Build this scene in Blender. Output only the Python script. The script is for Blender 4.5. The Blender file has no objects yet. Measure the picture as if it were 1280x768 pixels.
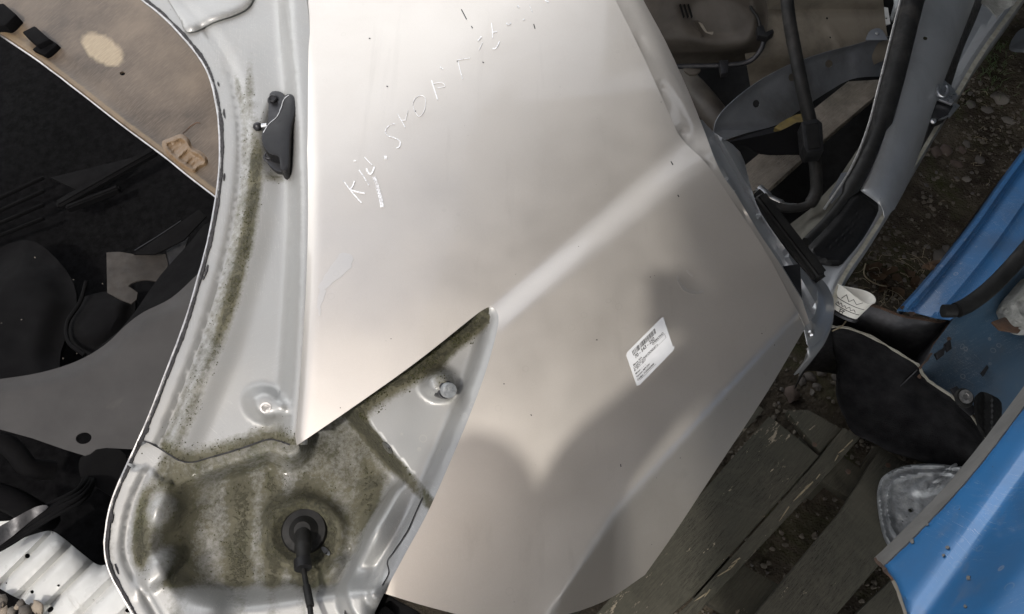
import bpy, bmesh, math, random
import numpy as np
from mathutils import Vector, Matrix, geometry, noise as mnoise
R = math.radians
random.seed(7)
scn = bpy.context.scene
col = scn.collection

# ------------------------------------------------------------------ camera, sky, sun
CAM_Z, PITCH, FOCAL = 1.60, R(30), 1065.0      # FOCAL in pixels of the 1280-wide photograph
cam_d = bpy.data.cameras.new('camera')
cam = bpy.data.objects.new('camera', cam_d)
cam.location = (0, 0, CAM_Z)
cam.rotation_euler = (PITCH, 0, 0)
cam_d.sensor_fit = 'HORIZONTAL'; cam_d.sensor_width = 36
cam_d.lens = FOCAL / 1280 * 36
cam_d.clip_start = 0.02; cam_d.clip_end = 2000
col.objects.link(cam); scn.camera = cam

ROOF_X, ROOF_Z = -0.19, 2.60
SUN_EL, SUN_AZ = 57.0, 199.0                   # azimuth from +Y, negative to the left
world = bpy.data.worlds.new('World'); scn.world = world
world.use_nodes = True
wn = world.node_tree
bg = wn.nodes['Background']
sky = wn.nodes.new('ShaderNodeTexSky'); sky.sky_type = 'NISHITA'
sky.sun_disc = False
sky.sun_elevation = R(SUN_EL); sky.sun_rotation = R(SUN_AZ)
sky.dust_density = 6.0; sky.air_density = 1.0; sky.ozone_density = 1.0
# hazy, half clouded sky: thin white cloud all round, thicker towards the horizon
tc = wn.nodes.new('ShaderNodeTexCoord'); sep = wn.nodes.new('ShaderNodeSeparateXYZ'); wn.links.new(tc.outputs['Generated'], sep.inputs[0])
def wmath(op, a, b=0.0, clamp=False):
    n = wn.nodes.new('ShaderNodeMath'); n.operation = op; n.use_clamp = clamp
    for sock, v in zip(n.inputs, (a, b)):
        if isinstance(v, (int, float)): sock.default_value = v
        else: wn.links.new(v, sock)
    return n.outputs[0]
cn = wn.nodes.new('ShaderNodeTexNoise'); cn.inputs['Scale'].default_value = 2.2; cn.inputs['Detail'].default_value = 7; cn.inputs['Roughness'].default_value = 0.55
wn.links.new(tc.outputs['Generated'], cn.inputs['Vector'])
low = wmath('POWER', wmath('SUBTRACT', 1.0, sep.outputs[2], True), 1.4)
cf = wmath('ADD', wmath('MULTIPLY', low, 1.8), wmath('MULTIPLY', wmath('SUBTRACT', cn.outputs['Fac'], 0.48), 1.3), True)
cmix = wn.nodes.new('ShaderNodeMix'); cmix.data_type = 'RGBA'
wn.links.new(cf, cmix.inputs[0]); wn.links.new(sky.outputs[0], cmix.inputs[6]); cmix.inputs[7].default_value = (17.5, 17.6, 17.9, 1)
wn.links.new(cmix.outputs[2], bg.inputs[0]); bg.inputs[1].default_value = 0.15
sun_d = bpy.data.lights.new('sun', 'SUN'); sun_d.energy = 2.1; sun_d.angle = R(1.4)
sun_d.color = (1.0, 0.95, 0.88)
sun = bpy.data.objects.new('sun', sun_d); col.objects.link(sun)
sdir = Vector((math.sin(R(SUN_AZ)) * math.cos(R(SUN_EL)), math.cos(R(SUN_AZ)) * math.cos(R(SUN_EL)), math.sin(R(SUN_EL))))
sun.rotation_euler = sdir.to_track_quat('Z', 'Y').to_euler()
sun.location = sdir * 20
scn.view_settings.view_transform = 'Standard'
scn.view_settings.look = 'None'
scn.view_settings.exposure = 0.10
scn.view_settings.gamma = 1.0

# ------------------------------------------------------------------ geometry helpers
CO = Vector((0, 0, CAM_Z)); CR = cam.rotation_euler.to_matrix()
CRn = np.array(CR); COn = np.array(CO)

class Plane:
    """A tilted working plane: point + unit normal pointing up."""
    def __init__(s, p, n):
        s.p = np.array(p, float); n = np.array(n, float); s.n = n / np.linalg.norm(n)
    def at(s, x, y, h=0.0):
        """World points that stand h metres above the plane on the sight lines x, y."""
        x = np.atleast_1d(np.asarray(x, float)); y = np.atleast_1d(np.asarray(y, float))
        d = np.stack([(x - 640) / FOCAL, -(y - 384) / FOCAL, -np.ones_like(x)], 1) @ CRn.T
        t = (h - (COn - s.p) @ s.n) / (d @ s.n)
        return COn + d * t[:, None]
def flat(z): return Plane((0, 0, z), (0, 0, 1))
def U(x, y, z): return Vector(flat(z).at(x, y)[0])
def plane3(a, b, c):
    a, b, c = U(*a), U(*b), U(*c)
    n = (b - a).cross(c - a)
    if n.z < 0: n = -n
    return Plane(a, n)

def spline(pts, n=6, closed=False):
    P = [np.array(p, float) for p in pts]; out = []
    m = len(P)
    for i in range(m if closed else m - 1):
        p1, p2 = P[i], P[(i + 1) % m]
        p0 = P[i - 1] if (closed or i > 0) else 2 * p1 - p2
        p3 = P[(i + 2) % m] if (closed or i + 2 < m) else 2 * p2 - p1
        for k in range(n):
            t = k / n
            out.append(0.5 * (2 * p1 + (p2 - p0) * t + (2 * p0 - 5 * p1 + 4 * p2 - p3) * t * t + (3 * p1 - p0 - 3 * p2 + p3) * t ** 3))
    if not closed: out.append(P[-1])
    return [tuple(p) for p in out]

def offset(line, d):
    """The line moved d to its right hand (picture coordinates)."""
    P = np.array(line, float); T = np.gradient(P, axis=0); T /= np.linalg.norm(T, axis=1)[:, None] + 1e-9
    return [tuple(p) for p in P + np.stack([-T[:, 1], T[:, 0]], 1) * d]
def clip_in(line, poly, m=3.0):
    P = np.array(line); ok = inside(poly, P[:, 0], P[:, 1]) & (pdist(P[:, 0], P[:, 1], poly, True) > m)
    out, run = [], []
    for p, k in zip(line, ok):
        if k: run.append(p)
        else:
            if len(run) > 2: out.append(run)
            run = []
    if len(run) > 2: out.append(run)
    return out

def inside(poly, x, y):
    P = np.array(poly); r = np.zeros(x.shape, bool); j = len(P) - 1
    for i in range(len(P)):
        xi, yi = P[i][:2]; xj, yj = P[j][:2]
        if yi != yj:
            r ^= ((yi > y) != (yj > y)) & (x < (xj - xi) * (y - yi) / (yj - yi) + xi)
        j = i
    return r

def pdist(x, y, pts, closed=False):
    """Distance to a polyline."""
    P = np.array(pts, float)[:, :2]
    if closed: P = np.vstack([P, P[:1]])
    best = np.full(np.shape(x), 1e9)
    for a, b in zip(P[:-1], P[1:]):
        ab = b - a; L = ab @ ab + 1e-9
        t = np.clip(((x - a[0]) * ab[0] + (y - a[1]) * ab[1]) / L, 0, 1)
        best = np.minimum(best, np.hypot(x - a[0] - t * ab[0], y - a[1] - t * ab[1]))
    return best
def sdist(x, y, a, b):
    """Signed distance to the line a-b, positive on its right hand as seen in the picture."""
    dx, dy = b[0] - a[0], b[1] - a[1]; L = math.hypot(dx, dy)
    return ((x - a[0]) * -dy + (y - a[1]) * dx) / L
def sm(t): t = np.clip(t, 0, 1); return t * t * (3 - 2 * t)
def gauss(x, y, cx, cy, rx, ry=None, ang=0):
    ry = ry or rx; c, s = math.cos(R(ang)), math.sin(R(ang))
    u = ((x - cx) * c + (y - cy) * s) / rx; v = (-(x - cx) * s + (y - cy) * c) / ry
    return np.exp(-(u * u + v * v))
def plateau(x, y, cx, cy, rx, ry, ang=0, edge=0.35):
    c, s = math.cos(R(ang)), math.sin(R(ang))
    u = ((x - cx) * c + (y - cy) * s) / rx; v = (-(x - cx) * s + (y - cy) * c) / ry
    return sm((1 - np.hypot(u, v)) / edge)
def wavy(x, y, s, amp, seed=0):
    return np.array([mnoise.noise(Vector((a * s, b * s, seed * 7.3))) for a, b in zip(np.ravel(x), np.ravel(y))]) * amp

def link(name, me, mat=None, parent=None):
    o = bpy.data.objects.new(name, me); col.objects.link(o)
    if mat is not None and not me.materials: me.materials.append(mat)
    if parent is not None:
        o.parent = parent
        if parent.type == 'EMPTY': o.matrix_parent_inverse = Matrix.Translation(-parent.location)   # meshes are written in world space
    return o
def tag(o, label, cat, group=None, kind=None):
    if label: o['label'] = label
    if cat: o['category'] = cat
    if group: o['group'] = group
    if kind: o['kind'] = kind
    return o
def thing(name, loc, label, cat, group=None):
    o = bpy.data.objects.new(name, None); col.objects.link(o)
    o.location = loc; o.empty_display_size = 0.05
    return tag(o, label, cat, group)

def finish(me, angle=35):
    for p in me.polygons: p.use_smooth = True
    me.set_sharp_from_angle(angle=R(angle))
    me.update()

def sheet(name, outline, plane, h=0.0, t=0.0015, sp=12, mat=None, parent=None, holes=(), cons=(), masks=None, angle=40, jitter=0.0):
    """Sheet metal (or board) cut to an outline: fine mesh with relief h(x, y) above the plane and thickness t."""
    hf = h if callable(h) else (lambda x, y: np.zeros_like(x) + h)
    vs = []; es = []
    def ring(poly, closed=True):
        pts = []
        m = len(poly)
        for i in range(m if closed else m - 1):
            a, b = poly[i], poly[(i + 1) % m]
            k = max(1, int(math.hypot(b[0] - a[0], b[1] - a[1]) / sp))
            for j in range(k): pts.append((a[0] + (b[0] - a[0]) * j / k, a[1] + (b[1] - a[1]) * j / k))
        if not closed: pts.append(poly[-1])
        i0 = len(vs); vs.extend(pts)
        n = len(pts)
        es.extend((i0 + i, i0 + (i + 1) % n) for i in range(n if closed else n - 1))
        return pts
    rim = ring(outline)
    hp = [ring(q) for q in holes]
    for c in cons: ring(c, False)
    P = np.array(outline)
    gx = np.arange(P[:, 0].min(), P[:, 0].max(), sp); gy = np.arange(P[:, 1].min(), P[:, 1].max(), sp * 0.866)
    X, Y = np.meshgrid(gx, gy); X = X + (np.arange(len(gy)) % 2)[:, None] * sp * 0.5
    X, Y = X.ravel(), Y.ravel()
    ok = inside(outline, X, Y) & (pdist(X, Y, rim, True) > sp * 0.45)
    for q in hp: ok &= ~inside(q, X, Y) & (pdist(X, Y, q, True) > sp * 0.4)
    for c in cons: ok &= pdist(X, Y, c) > sp * 0.4
    vs.extend(zip(X[ok], Y[ok]))
    V2, E2, F2, *_ = geometry.delaunay_2d_cdt([Vector(v) for v in vs], es, [], 0, 1e-4)
    V2 = np.array([tuple(v) for v in V2])
    F2 = [f for f in F2 if len(f) == 3]
    C = np.array([V2[list(f)].mean(0) for f in F2])
    keep = inside(outline, C[:, 0], C[:, 1])
    for q in holes: keep &= ~inside(q, C[:, 0], C[:, 1])
    F = [f for f, k in zip(F2, keep) if k]
    x, y = V2[:, 0], V2[:, 1]
    W = plane.at(x, y, hf(x, y))
    # orient up
    a, b, c = (W[list(F[0])[i]] for i in range(3))
    G = []
    for f in F:
        a, b, c = W[f[0]], W[f[1]], W[f[2]]
        view = COn - a
        G.append(tuple(f) if np.cross(b - a, c - a) @ view > 0 else tuple(reversed(f)))
    n = len(W); faces = list(G)
    verts = list(map(tuple, W))
    if t:
        verts += list(map(tuple, W - plane.n * t))
        faces += [tuple(i + n for i in reversed(f)) for f in G]
        cnt = {}
        for f in G:
            for i in range(3):
                e = (f[i], f[(i + 1) % 3]); cnt[e] = 1
        for (i, j) in cnt:
            if (j, i) not in cnt: faces.append((j, i, i + n, j + n))
    me = bpy.data.meshes.new(name); me.from_pydata(verts, [], faces); me.update()
    if masks:
        for k, fn in masks.items():
            at = me.attributes.new(k, 'FLOAT', 'POINT')
            val = np.clip(fn(x, y), 0, 1)
            val = np.concatenate([val, val]) if t else val
            at.data.foreach_set('value', val.astype(np.float32))
    finish(me, angle)
    return link(name, me, mat, parent)

def tube_mesh(name, pts, rad, seg=10, ends=True, squash=1.0, up=None):
    pts = [Vector(p) for p in pts]; n = len(pts)
    rr = rad if hasattr(rad, '__len__') else [rad] * n
    V = []; F = []
    prev = None
    for i, p in enumerate(pts):
        t = (pts[min(i + 1, n - 1)] - pts[max(i - 1, 0)]).normalized()
        u = Vector((0, 0, 1)) if up is None else Vector(up)
        if abs(t.dot(u)) > 0.97: u = prev or Vector((1, 0, 0))
        s = t.cross(u).normalized(); q = s.cross(t).normalized(); prev = q
        for k in range(seg):
            a = 2 * math.pi * k / seg
            V.append(p + s * math.cos(a) * rr[i] + q * math.sin(a) * rr[i] * squash)
    for i in range(n - 1):
        for k in range(seg):
            a, b = i * seg + k, i * seg + (k + 1) % seg
            F.append((a, b, b + seg, a + seg))
    if ends:
        F.append(tuple(reversed(range(seg)))); F.append(tuple(range((n - 1) * seg, n * seg)))
    me = bpy.data.meshes.new(name); me.from_pydata([tuple(v) for v in V], [], F)
    me.update(); finish(me, 50); return me
def tube(name, pxz, rad, mat, parent=None, seg=10, n=6, squash=1.0):
    """A tube, cable or rubber run through points (x, y, z)."""
    pts = spline(pxz, n)
    return link(name, tube_mesh(name, [U(*p) for p in pts], rad, seg, squash=squash), mat, parent)

def ribbon(name, line, width, hfun, plane, mat, parent=None, lift=0.0008, t=0.0006, wob=0.0, seed=1):
    """A narrow strip laid on a surface: a sheet along a line of the picture."""
    rnd = random.Random(seed); P = np.array(line, float); n = len(P)
    L, Rr = [], []
    w = width if hasattr(width, '__len__') else [width] * n
    for i in range(n):
        d = P[min(i + 1, n - 1)] - P[max(i - 1, 0)]; d /= np.linalg.norm(d) + 1e-9
        nn = np.array([-d[1], d[0]])
        L.append(P[i] + nn * (w[i] / 2 + rnd.uniform(-wob, wob))); Rr.append(P[i] - nn * (w[i] / 2 + rnd.uniform(-wob, wob)))
    A = np.array(L + Rr)
    W = plane.at(A[:, 0], A[:, 1], hfun(A[:, 0], A[:, 1]) + lift)
    B = W - plane.n * t
    V = list(map(tuple, np.vstack([W, B]))); m = 2 * n
    F = []
    for i in range(n - 1):
        F += [(i, i + 1, n + i + 1, n + i), (m + n + i, m + n + i + 1, m + i + 1, m + i),
              (i + 1, i, m + i, m + i + 1), (n + i, n + i + 1, m + n + i + 1, m + n + i)]
    F += [(0, n, m + n, m), (n - 1, m + n - 1, m + 2 * n - 1, 2 * n - 1)]
    me = bpy.data.meshes.new(name); me.from_pydata(V, [], F); me.update()
    bm = bmesh.new(); bm.from_mesh(me); bmesh.ops.recalc_face_normals(bm, faces=bm.faces); bm.to_mesh(me); bm.free()
    finish(me, 40)
    return link(name, me, mat, parent)

def slab(name, poly, z, t, mat, parent=None, plane=None, bev=0.002, wob=0.0, seed=0):
    """A solid board: outline on a plane, thickness t downward, edges broken by a small bevel."""
    pl = plane or flat(z)
    P = np.array(poly, float)
    top = pl.at(P[:, 0], P[:, 1])
    bm = bmesh.new()
    a = [bm.verts.new(v) for v in top]; b = [bm.verts.new(v - pl.n * t) for v in top]
    n = len(a)
    bm.faces.new(a); bm.faces.new(list(reversed(b)))
    for i in range(n): bm.faces.new((a[i], b[i], b[(i + 1) % n], a[(i + 1) % n]))
    bmesh.ops.recalc_face_normals(bm, faces=bm.faces)
    if bev: bmesh.ops.bevel(bm, geom=list(bm.edges), offset=bev, segments=2, affect='EDGES', profile=0.6)
    if wob:
        bmesh.ops.triangulate(bm, faces=[f for f in bm.faces if len(f.verts) > 4])
        bmesh.ops.subdivide_edges(bm, edges=[e for e in bm.edges if e.calc_length() > 0.03], cuts=3, use_grid_fill=True)
        for v in bm.verts:
            q = v.co * 22 + Vector((seed * 3.1, 0, 0))
            v.co += Vector((mnoise.noise(q), mnoise.noise(q + Vector((9, 0, 0))), mnoise.noise(q + Vector((0, 9, 0))))) * wob
    me = bpy.data.meshes.new(name); bm.to_mesh(me); bm.free(); finish(me, 35)
    return link(name, me, mat, parent)

def lathe_mesh(name, prof, seg=24, axis=None, at=(0, 0, 0)):
    """prof: (radius, height) pairs turned about axis, at a point."""
    ax = Vector(axis or (0, 0, 1)).normalized(); M = ax.to_track_quat('Z', 'Y').to_matrix()
    V = []; F = []
    for r, hh in prof:
        for k in range(seg):
            a = 2 * math.pi * k / seg
            V.append(tuple(M @ Vector((r * math.cos(a), r * math.sin(a), hh)) + Vector(at)))
    for i in range(len(prof) - 1):
        for k in range(seg):
            a, b = i * seg + k, i * seg + (k + 1) % seg
            F.append((a, b, b + seg, a + seg))
    F.append(tuple(reversed(range(seg)))); F.append(tuple(range((len(prof) - 1) * seg, len(prof) * seg)))
    me = bpy.data.meshes.new(name); me.from_pydata(V, [], F); me.update(); finish(me, 40); return me
def lathe(name, prof, at, mat, parent=None, axis=None, seg=24):
    return link(name, lathe_mesh(name, prof, seg, axis, at), mat, parent)
def join_meshes(name, meshes):
    bm = bmesh.new()
    for m in meshes: bm.from_mesh(m)
    me = bpy.data.meshes.new(name); bm.to_mesh(me); bm.free(); finish(me, 40); return me
def ell(cx, cy, rx, ry, ang=0, n=20):
    c, s = math.cos(R(ang)), math.sin(R(ang))
    return [(cx + rx * math.cos(2 * math.pi * k / n) * c - ry * math.sin(2 * math.pi * k / n) * s,
             cy + rx * math.cos(2 * math.pi * k / n) * s + ry * math.sin(2 * math.pi * k / n) * c) for k in range(n)]

# ------------------------------------------------------------------ materials
class NT:
    def __init__(s, name):
        s.m = bpy.data.materials.new(name); s.m.use_nodes = True
        s.t = s.m.node_tree; s.b = s.t.nodes['Principled BSDF']
        s.co = s.t.nodes.new('ShaderNodeTexCoord').outputs['Object']
    def N(s, k, **kw):
        n = s.t.nodes.new(k)
        for a, v in kw.items(): setattr(n, a, v)
        return n
    def L(s, a, b): s.t.links.new(a, b)
    def noise(s, scale, detail=4, rough=0.55, stretch=None, rot=0, dist=0.0):
        n = s.N('ShaderNodeTexNoise'); n.inputs['Scale'].default_value = scale
        n.inputs['Detail'].default_value = detail; n.inputs['Roughness'].default_value = rough
        n.inputs['Distortion'].default_value = dist
        if stretch:
            mp = s.N('ShaderNodeMapping'); mp.inputs['Rotation'].default_value = (0, 0, R(rot)); mp.inputs['Scale'].default_value = stretch
            # turn first, then stretch
            mp2 = s.N('ShaderNodeMapping'); mp2.inputs['Rotation'].default_value = (0, 0, R(rot))
            s.L(s.co, mp2.inputs[0]); mp.inputs['Rotation'].default_value = (0, 0, 0); s.L(mp2.outputs[0], mp.inputs[0])
            s.L(mp.outputs[0], n.inputs['Vector'])
        else: s.L(s.co, n.inputs['Vector'])
        return n.outputs['Fac']
    def ramp(s, fac, a, b, ca=0.0, cb=1.0):
        r = s.N('ShaderNodeMapRange'); r.inputs['From Min'].default_value = a; r.inputs['From Max'].default_value = b
        r.inputs['To Min'].default_value = ca; r.inputs['To Max'].default_value = cb
        s.L(fac, r.inputs['Value']); return r.outputs[0]
    def mix(s, fac, a, b):
        n = s.N('ShaderNodeMix', data_type='RGBA')
        for sock, v in ((n.inputs[6], a), (n.inputs[7], b)):
            if isinstance(v, tuple): sock.default_value = (*v, 1)
            else: s.L(v, sock)
        if isinstance(fac, (int, float)): n.inputs[0].default_value = fac
        else: s.L(fac, n.inputs[0])
        return n.outputs[2]
    def math(s, op, a, b=0.0, clamp=False):
        n = s.N('ShaderNodeMath', operation=op, use_clamp=clamp)
        for sock, v in zip(n.inputs, (a, b)):
            if isinstance(v, (int, float)): sock.default_value = v
            else: s.L(v, sock)
        return n.outputs[0]
    def attr(s, k):
        n = s.N('ShaderNodeAttribute'); n.attribute_name = k; return n.outputs['Fac']
    def bump(s, hgt, strength=0.3, dist=0.001, prev=None):
        n = s.N('ShaderNodeBump'); n.inputs['Strength'].default_value = strength; n.inputs['Distance'].default_value = dist
        s.L(hgt, n.inputs['Height'])
        if prev is not None: s.L(prev, n.inputs['Normal'])
        return n.outputs[0]
    def out(s, colr=None, rough=None, metal=None, nrm=None, coat=None, coat_r=None, spec=None):
        for key, v in (('Base Color', colr), ('Roughness', rough), ('Metallic', metal), ('Normal', nrm), ('Coat Weight', coat), ('Coat Roughness', coat_r), ('Specular IOR Level', spec)):
            if v is None: continue
            if isinstance(v, tuple): s.b.inputs[key].default_value = (*v, 1)
            elif isinstance(v, (int, float)): s.b.inputs[key].default_value = v
            else: s.L(v, s.b.inputs[key])
        return s.m

def simple(name, c1, c2, scale=30, rough=0.6, metal=0.0, bump=0.2, bscale=None, coat=0.0, spec=0.5, dirt=None, dirt_amt=0.5, bdist=0.001, rvar=0.12):
    m = NT(name)
    f = m.ramp(m.noise(scale, 6, 0.6), 0.35, 0.65)
    c = m.mix(f, c1, c2)
    if dirt:
        g = m.ramp(m.noise(scale * 0.37, 8, 0.7, dist=0.6), 0.62 - dirt_amt * 0.25, 0.72)
        c = m.mix(g, c, dirt)
    r = m.ramp(m.noise(scale * 2.3, 4), 0.3, 0.7, rough - rvar, rough + rvar)
    nrm = m.bump(m.noise(bscale or scale * 6, 5, 0.65), bump, bdist)
    return m.out(c, r, metal, nrm, coat, 0.08, spec)

def paint(name, base, metal=0.72, rough=0.36, coat=1.0, dirt=(0.10, 0.09, 0.06), moss=False, grime=0.12, fleck=0.02):
    """Car paint: metallic layer under clear coat, faint flake, dust film and specks; moss where the mask is."""
    m = NT(name)
    fl = m.noise(2600, 1, 0.5)
    c = m.mix(m.ramp(fl, 0.3, 0.7), tuple(v * (1 - fleck * 3) for v in base), tuple(min(1, v * (1 + fleck * 3)) for v in base))
    film = m.ramp(m.noise(9, 7, 0.62, dist=0.4), 0.42, 0.72)                 # thin dried film of dust
    c = m.mix(m.math('MULTIPLY', film, grime), c, (0.33, 0.29, 0.24) if grime < 0.2 else (0.062, 0.064, 0.066))
    sw = None
    for rot_, sc_ in ((38, 26), (-22, 31), (80, 19)):                            # fine scratches in three directions
        q = m.noise(sc_, 2, 0.5, stretch=(1.0, 26.0, 1.0), rot=rot_)
        q = m.math('COMPARE', q, 0.60); q.node.inputs[2].default_value = 0.004
        q = m.math('MULTIPLY', q, m.ramp(m.noise(6 + rot_ * 0.01, 3), 0.50, 0.60))
        sw = q if sw is None else m.math('MAXIMUM', sw, q)
    c = m.mix(m.math('MULTIPLY', sw, 0.35), c, (0.62, 0.61, 0.60))
    vw = m.N('ShaderNodeTexVoronoi', feature='F1'); vw.inputs['Scale'].default_value = 38; m.L(m.co, vw.inputs['Vector'])
    ringw = m.math('COMPARE', vw.outputs['Distance'], 0.16); ringw.node.inputs[2].default_value = 0.025    # dried water spots
    ringw = m.math('MULTIPLY', ringw, m.ramp(m.noise(8.5, 3), 0.54, 0.62, 0.0, 0.22))
    c = m.mix(ringw, c, (0.45, 0.42, 0.38))
    drip = m.ramp(m.noise(34, 5, 0.6, stretch=(1.0, 0.07, 1.0), rot=0), 0.60, 0.74)                    # run-off streaks
    c = m.mix(m.math('MULTIPLY', drip, min(grime, 0.14) * 1.1), c, (0.25, 0.23, 0.20))
    v = m.N('ShaderNodeTexVoronoi', feature='F1'); v.inputs['Scale'].default_value = 52
    m.L(m.co, v.inputs['Vector'])
    speck = m.math('LESS_THAN', v.outputs['Distance'], 0.035)
    c = m.mix(m.math('MULTIPLY', speck, m.ramp(m.noise(17, 2), 0.55, 0.6)), c, (0.05, 0.045, 0.04))
    rr = m.ramp(m.noise(14, 6, 0.6), 0.3, 0.7, rough - 0.03, rough + 0.04)
    cr = m.math('ADD', m.ramp(m.noise(11, 6, 0.65, dist=0.5), 0.35, 0.75, 0.03, 0.13), m.math('MULTIPLY', ringw, 0.6))
    mt = metal; nrm = m.bump(m.noise(420, 2), 0.02, 0.0004)
    ct = coat
    if moss:
        mk = m.attr('moss')
        br = m.noise(26, 10, 0.74, dist=0.5); br2 = m.noise(190, 6, 0.75); st = m.noise(60, 5, 0.6, stretch=(1.0, 0.12, 1.0), rot=8)
        d = m.math('ADD', m.math('ADD', m.math('MULTIPLY', br, 0.46), m.math('MULTIPLY', br2, 0.54)), m.math('MULTIPLY', st, 0.20))
        g = m.ramp(m.math('ADD', d, m.math('MULTIPLY', mk, 0.62)), 1.08, 1.17)      # thick growth, crisp edged
        thin = m.ramp(m.math('ADD', d, m.math('MULTIPLY', mk, 0.95)), 0.84, 1.22, 0.0, 0.93)
        film2 = m.mix(m.ramp(m.noise(20, 7, 0.65, dist=0.8), 0.38, 0.62), (0.030, 0.028, 0.011), (0.084, 0.077, 0.043))
        film2 = m.mix(m.math('MULTIPLY', m.ramp(st, 0.55, 0.68), 0.5), film2, (0.05, 0.055, 0.016))
        mc = m.mix(m.ramp(m.noise(190, 6, 0.7), 0.35, 0.65), (0.026, 0.025, 0.015), (0.095, 0.090, 0.056))
        c = m.mix(thin, c, film2); c = m.mix(g, c, mc)
        mt = m.math('MULTIPLY', m.math('SUBTRACT', 1.0, m.math('MAXIMUM', g, thin)), metal)
        rr = m.math('ADD', rr, m.math('MULTIPLY', m.math('MAXIMUM', g, thin), 0.4), True)
        ct = m.math('MULTIPLY', m.math('SUBTRACT', 1.0, m.math('MAXIMUM', g, thin)), coat)
        nrm = m.bump(m.math('MULTIPLY', g, m.noise(600, 6, 0.75)), 0.9, 0.0025, nrm)
    return m.out(c, rr, mt, nrm, ct, cr)

M = {}
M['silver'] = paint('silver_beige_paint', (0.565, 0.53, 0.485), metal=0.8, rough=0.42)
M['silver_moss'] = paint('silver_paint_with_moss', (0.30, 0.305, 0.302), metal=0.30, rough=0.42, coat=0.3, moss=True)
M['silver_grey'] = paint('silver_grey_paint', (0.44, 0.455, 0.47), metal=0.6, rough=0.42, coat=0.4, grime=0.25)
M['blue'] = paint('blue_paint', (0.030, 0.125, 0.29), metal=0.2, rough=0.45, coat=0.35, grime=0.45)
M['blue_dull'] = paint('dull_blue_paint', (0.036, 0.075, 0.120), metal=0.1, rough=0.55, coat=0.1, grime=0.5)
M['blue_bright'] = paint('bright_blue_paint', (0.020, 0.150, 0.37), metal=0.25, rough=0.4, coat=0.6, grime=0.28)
M['white_metal'] = simple('white_enamelled_steel', (0.5850, 0.5925, 0.5775), (0.4950, 0.5025, 0.4950), 14, 0.35, 0.0, 0.08, coat=0.3, dirt=(0.2625, 0.2400, 0.2100), dirt_amt=0.15)
M['hardboard'] = None
M['black_plastic'] = simple('black_plastic', (0.0072, 0.0072, 0.0078), (0.0120, 0.0120, 0.0126), 40, 0.45, 0, 0.15, 260, spec=0.25)
M['black_rubber'] = simple('black_rubber', (0.0072, 0.0072, 0.0072), (0.0144, 0.0144, 0.0138), 30, 0.6, 0, 0.25, 200, dirt=(0.0360, 0.0330, 0.0300), dirt_amt=0.35, spec=0.25)
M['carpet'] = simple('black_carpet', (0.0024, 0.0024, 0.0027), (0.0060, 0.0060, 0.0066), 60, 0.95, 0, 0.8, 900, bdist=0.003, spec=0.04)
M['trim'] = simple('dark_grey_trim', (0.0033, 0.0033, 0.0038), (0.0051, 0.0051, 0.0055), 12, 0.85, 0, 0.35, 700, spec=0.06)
M['liner'] = simple('grey_plastic_liner', (0.0374, 0.0366, 0.0370), (0.0462, 0.0449, 0.0449), 9, 0.7, 0, 0.35, 900, dirt=(0.0704, 0.0660, 0.0616), dirt_amt=0.1, spec=0.20)
M['sealant'] = simple('black_sealant', (0.010, 0.010, 0.011), (0.035, 0.033, 0.036), 120, 0.7, 0, 0.9, 500, bdist=0.002)
M['raw_edge'] = simple('bare_metal_edge', (0.42, 0.41, 0.40), (0.62, 0.61, 0.60), 90, 0.4, 0.9, 0.3, 300)
M['steel'] = simple('zinc_plated_steel', (0.40, 0.41, 0.42), (0.55, 0.56, 0.57), 60, 0.35, 0.95, 0.2, 300)
M['dark_steel'] = simple('dark_oily_steel', (0.0245, 0.0252, 0.0280), (0.0490, 0.0490, 0.0525), 40, 0.42, 0.6, 0.2, 250)
M['rust'] = simple('rusty_steel', (0.10, 0.055, 0.032), (0.055, 0.04, 0.032), 45, 0.8, 0.2, 0.6, 300)
M['tank'] = simple('brown_tank_plastic', (0.0483, 0.0412, 0.0336), (0.0714, 0.0622, 0.0504), 12, 0.6, 0.0, 0.2, 160, dirt=(0.0252, 0.0210, 0.0168), dirt_amt=0.5)
M['beige'] = simple('beige_primer', (0.1395, 0.1238, 0.0990), (0.1710, 0.1530, 0.1215), 10, 0.5, 0.0, 0.12, 160, dirt=(0.0450, 0.0405, 0.0315), dirt_amt=0.5)
M['blue_grey'] = simple('blue_grey_inner_paint', (0.11, 0.122, 0.138), (0.16, 0.172, 0.19), 10, 0.5, 0.1, 0.12, 160, dirt=(0.06, 0.06, 0.055), dirt_amt=0.5)
M['cardboard_glue'] = simple('dried_tan_glue', (0.1276, 0.0820, 0.0426), (0.1519, 0.1033, 0.0608), 80, 0.5, 0, 0.3, 300)
M['paper'] = simple('white_paper', (0.5328, 0.5400, 0.5472), (0.5760, 0.5832, 0.5904), 40, 0.6, 0, 0.05)
def worn_marker():
    m = NT('worn_white_marker')
    m.out(m.mix(m.noise(150, 4), (0.80, 0.82, 0.85), (0.64, 0.66, 0.70)), 0.6)
    tr = m.N('ShaderNodeBsdfTransparent'); mx = m.N('ShaderNodeMixShader')
    f = m.ramp(m.math('ADD', m.math('MULTIPLY', m.noise(420, 5, 0.7), 0.6), m.math('MULTIPLY', m.noise(28, 3), 0.6)), 0.44, 0.62)
    out = m.t.nodes['Material Output']
    m.L(f, mx.inputs[0]); m.L(tr.outputs[0], mx.inputs[1]); m.L(m.b.outputs[0], mx.inputs[2]); m.L(mx.outputs[0], out.inputs[0])
    return m.m
M['chalk'] = worn_marker()
M['ink'] = simple('black_ink', (0.0100, 0.0100, 0.0110), (0.0250, 0.0250, 0.0250), 300, 0.6, 0, 0.0)
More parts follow.
